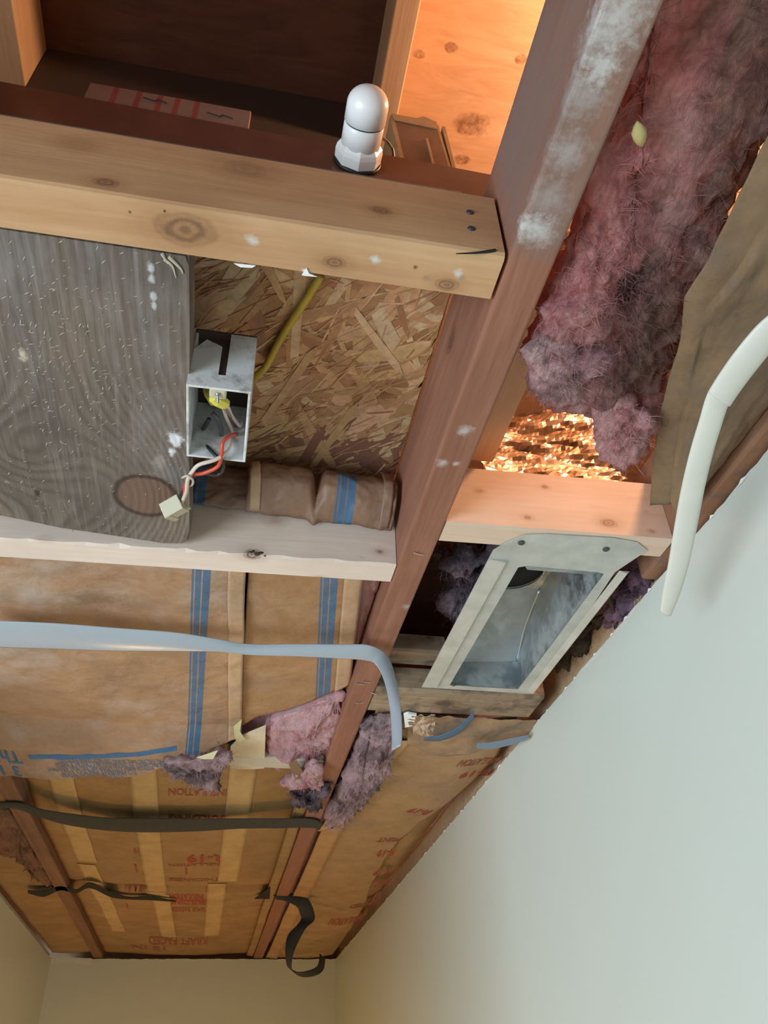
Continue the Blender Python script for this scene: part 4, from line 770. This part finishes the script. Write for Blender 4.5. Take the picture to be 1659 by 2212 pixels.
def hk(u, v):
    k = v * 9; i = min(8, int(k)); f = k - i; a = Vector(L1[i]).lerp(Vector(L1[i + 1]), f); b = Vector(L2[i]).lerp(Vector(L2[i + 1]), f)
    if u <= .25: q = a.lerp(b, u / .25); p = A(q.x, q.y, z=.546 - .006 * math.sin(u / .25 * 1.57))
    else:
        s = (u - .25) / .75; p0 = A(b.x, b.y, z=.540); p1 = Vector((.511, p0.y + .03 + .015 * v, .572)); p = p0.lerp(p1, s) - Vector((0, 0, .012 * math.sin(s * 3.14)))
        p.z += .006 * fbm((p.x, p.y * .5, 0), 22, 71)
    p.z += .0025 * fbm(p, 26, 73); return p
t = thing('kraft_facing', 'brown kraft paper facing hanging loose beside the white cable', 'paper', A(1450, 800, z=.55))
sheet('paper', hk, 60, 90, kraft('hanging_kraft', (.20, .125, .068), stain=.6, scol=(.11, .085, .065), bump=.45, sscale=10), t, .0018)
def wc(a, b, hw, z, dy=0):
    c = A(a, b, z=z); return c
CP = [(1720, 672, 30, .500), (1659, 722, 30, .495), (1610, 780, 30, .49), (1575, 828, 29, .487), (1553, 862, 28, .484)]
CQ = [(1590, 800, 25, .494), (1553, 858, 26, .489), (1534, 915, 25, .483), (1516, 975, 25, .478), (1500, 1040, 25, .472), (1488, 1100, 25, .466), (1476, 1165, 24, .458), (1464, 1225, 22, .450), (1450, 1280, 19, .442), (1437, 1325, 13, .436)]
def edges(C):
    out = []
    for i, (a, b, h, z) in enumerate(C):
        p, q = C[max(i - 1, 0)], C[min(i + 1, len(C) - 1)]; d = Vector((q[0] - p[0], q[1] - p[1])).normalized(); n = Vector((-d.y, d.x))
        out.append((A(a + n.x * h, b + n.y * h, z=z), A(a - n.x * h, b - n.y * h, z=z)))
    return out
M_wc = plain('white_soft_plastic', (.69, .67, .59), .4, 0, .45, var=.1, scale=25)
t = thing('white_cable', 'flat white plastic strip with a sleeve, dangling in front of the right wall', 'strip', A(1500, 1040, z=.45))
bm = B(); strap(bm, edges(CQ), .0035, 8, True); obj('strip', bm, M_wc, t, True)
bm = B(); strap(bm, edges(CP), .0048, 8, True); obj('sleeve', bm, M_wc, t, True)
# ---------------------------------------------------------------- straps
nb = NB('grey_webbing'); wv = nb.n('TexWave', {'Vector': nb.pos, 'Scale': 260., 'Distortion': .4}, wave_type='BANDS', bands_direction='X').outputs[1]; nb.bump(wv, .12, .0006); M_gs = nb.fin(nb.mix(wv, (.34, .365, .40), (.38, .41, .45)), .2, 0, .6)
zs = .538; G = [((-60, 1338), (-60, 1390)), ((0, 1341), (0, 1398)), ((120, 1346), (120, 1402)), ((250, 1356), (250, 1406)), ((380, 1366), (380, 1407)), ((470, 1380), (470, 1408)), ((540, 1391), (540, 1415)), ((640, 1391), (640, 1418)), ((740, 1392), (740, 1423)), ((800, 1394), (790, 1427))]
pr_ = [(A(*a, z=zs + .0), A(*b, z=zs - .012)) for a, b in G]
y0 = A(800, 1410, z=zs).y
pr_ += [(A(838, 1418, y=y0), A(812, 1436, y=y0)), (A(856, 1470, y=y0), A(830, 1472, y=y0)), (A(866, 1530, y=y0 - .01), A(842, 1530, y=y0)), (A(869, 1585, y=y0 - .014), A(846, 1588, y=y0)), (A(866, 1610, y=y0 - .015), A(846, 1622, y=y0))]
bm = B(); strap(bm, pr_, .0009, 10)
tag(obj('grey_strap', bm, M_gs, None, True), 'shiny grey plastic strap stretched across the kraft paper, its end drooping past the joist', 'strap')
nb = NB('black_webbing'); wv = nb.n('TexWave', {'Vector': nb.pos, 'Scale': 180., 'Distortion': .3}, wave_type='BANDS', bands_direction='X').outputs[1]; nb.bump(wv, .5, .0012); M_bs = nb.fin(nb.mix(wv, (.024, .024, .024), (.04, .04, .042)), .6, 0, .4)
G = [((-40, 1734), (-40, 1744)), ((0, 1733), (0, 1745)), ((45, 1734), (40, 1748)), ((90, 1748), (85, 1765)), ((150, 1757), (150, 1783)), ((230, 1766), (230, 1794)), ((310, 1767), (310, 1798)), ((420, 1768), (420, 1796)), ((520, 1768), (520, 1790)), ((600, 1768), (600, 1789)), ((670, 1768), (670, 1788)), ((698, 1776), (690, 1793))]
bm = B(); strap(bm, [(A(*a, z=.551), A(*b, z=.546)) for a, b in G], .0012, 8)
tag(obj('black_strap', bm, M_bs, None, True), 'long black webbing strap sagging across the far kraft batt', 'strap')
yy = 2.62
G = [((590, 1933), (598, 1944), 0), ((622, 1930), (614, 1946), .0), ((655, 1933), (640, 1958), .0), ((672, 1952), (647, 1972), .02), ((680, 1985), (650, 1985), .04), ((662, 2004), (640, 2000), .04), ((648, 2028), (622, 2020), .05), ((634, 2060), (616, 2050), .06), ((630, 2092), (619, 2082), .08), ((640, 2100), (628, 2094), .10), ((660, 2098), (650, 2110), .12), ((684, 2088), (680, 2108), .14), ((690, 2070), (698, 2096), .16), ((690, 2060), (703, 2072), .18)]
bm = B(); strap(bm, [(A(*a, y=yy + d), A(*b, y=yy + d + .01)) for a, b, d in G], .0012, 8)
tag(obj('black_strap', bm, M_bs, None, True), 'black webbing strap loop curling down in front of the far wall corner', 'strap')

# ---------------------------------------------------------------- groups of alike things
GR = {'ceiling_joist': 'ceiling joists', 'roof_rafter': 'attic rafters', 'blocking_board': 'blocking between the joists', 'insulation_batt': 'kraft faced insulation batts', 'torn_wool': 'torn glass wool tufts', 'black_strap': 'black webbing straps', 'plywood_deck': 'plywood roof deck sheets', 'kraft_tab': 'kraft tabs by the joist', 'wire_nut': 'wire nuts in the junction box', 'wire_loop': 'wires in the junction box', 'attic_board': 'attic boards'}
for o in COL.objects:
    b = o.name.split('.')[0]
    if o.parent is None and b in GR: o['group'] = GR[b]
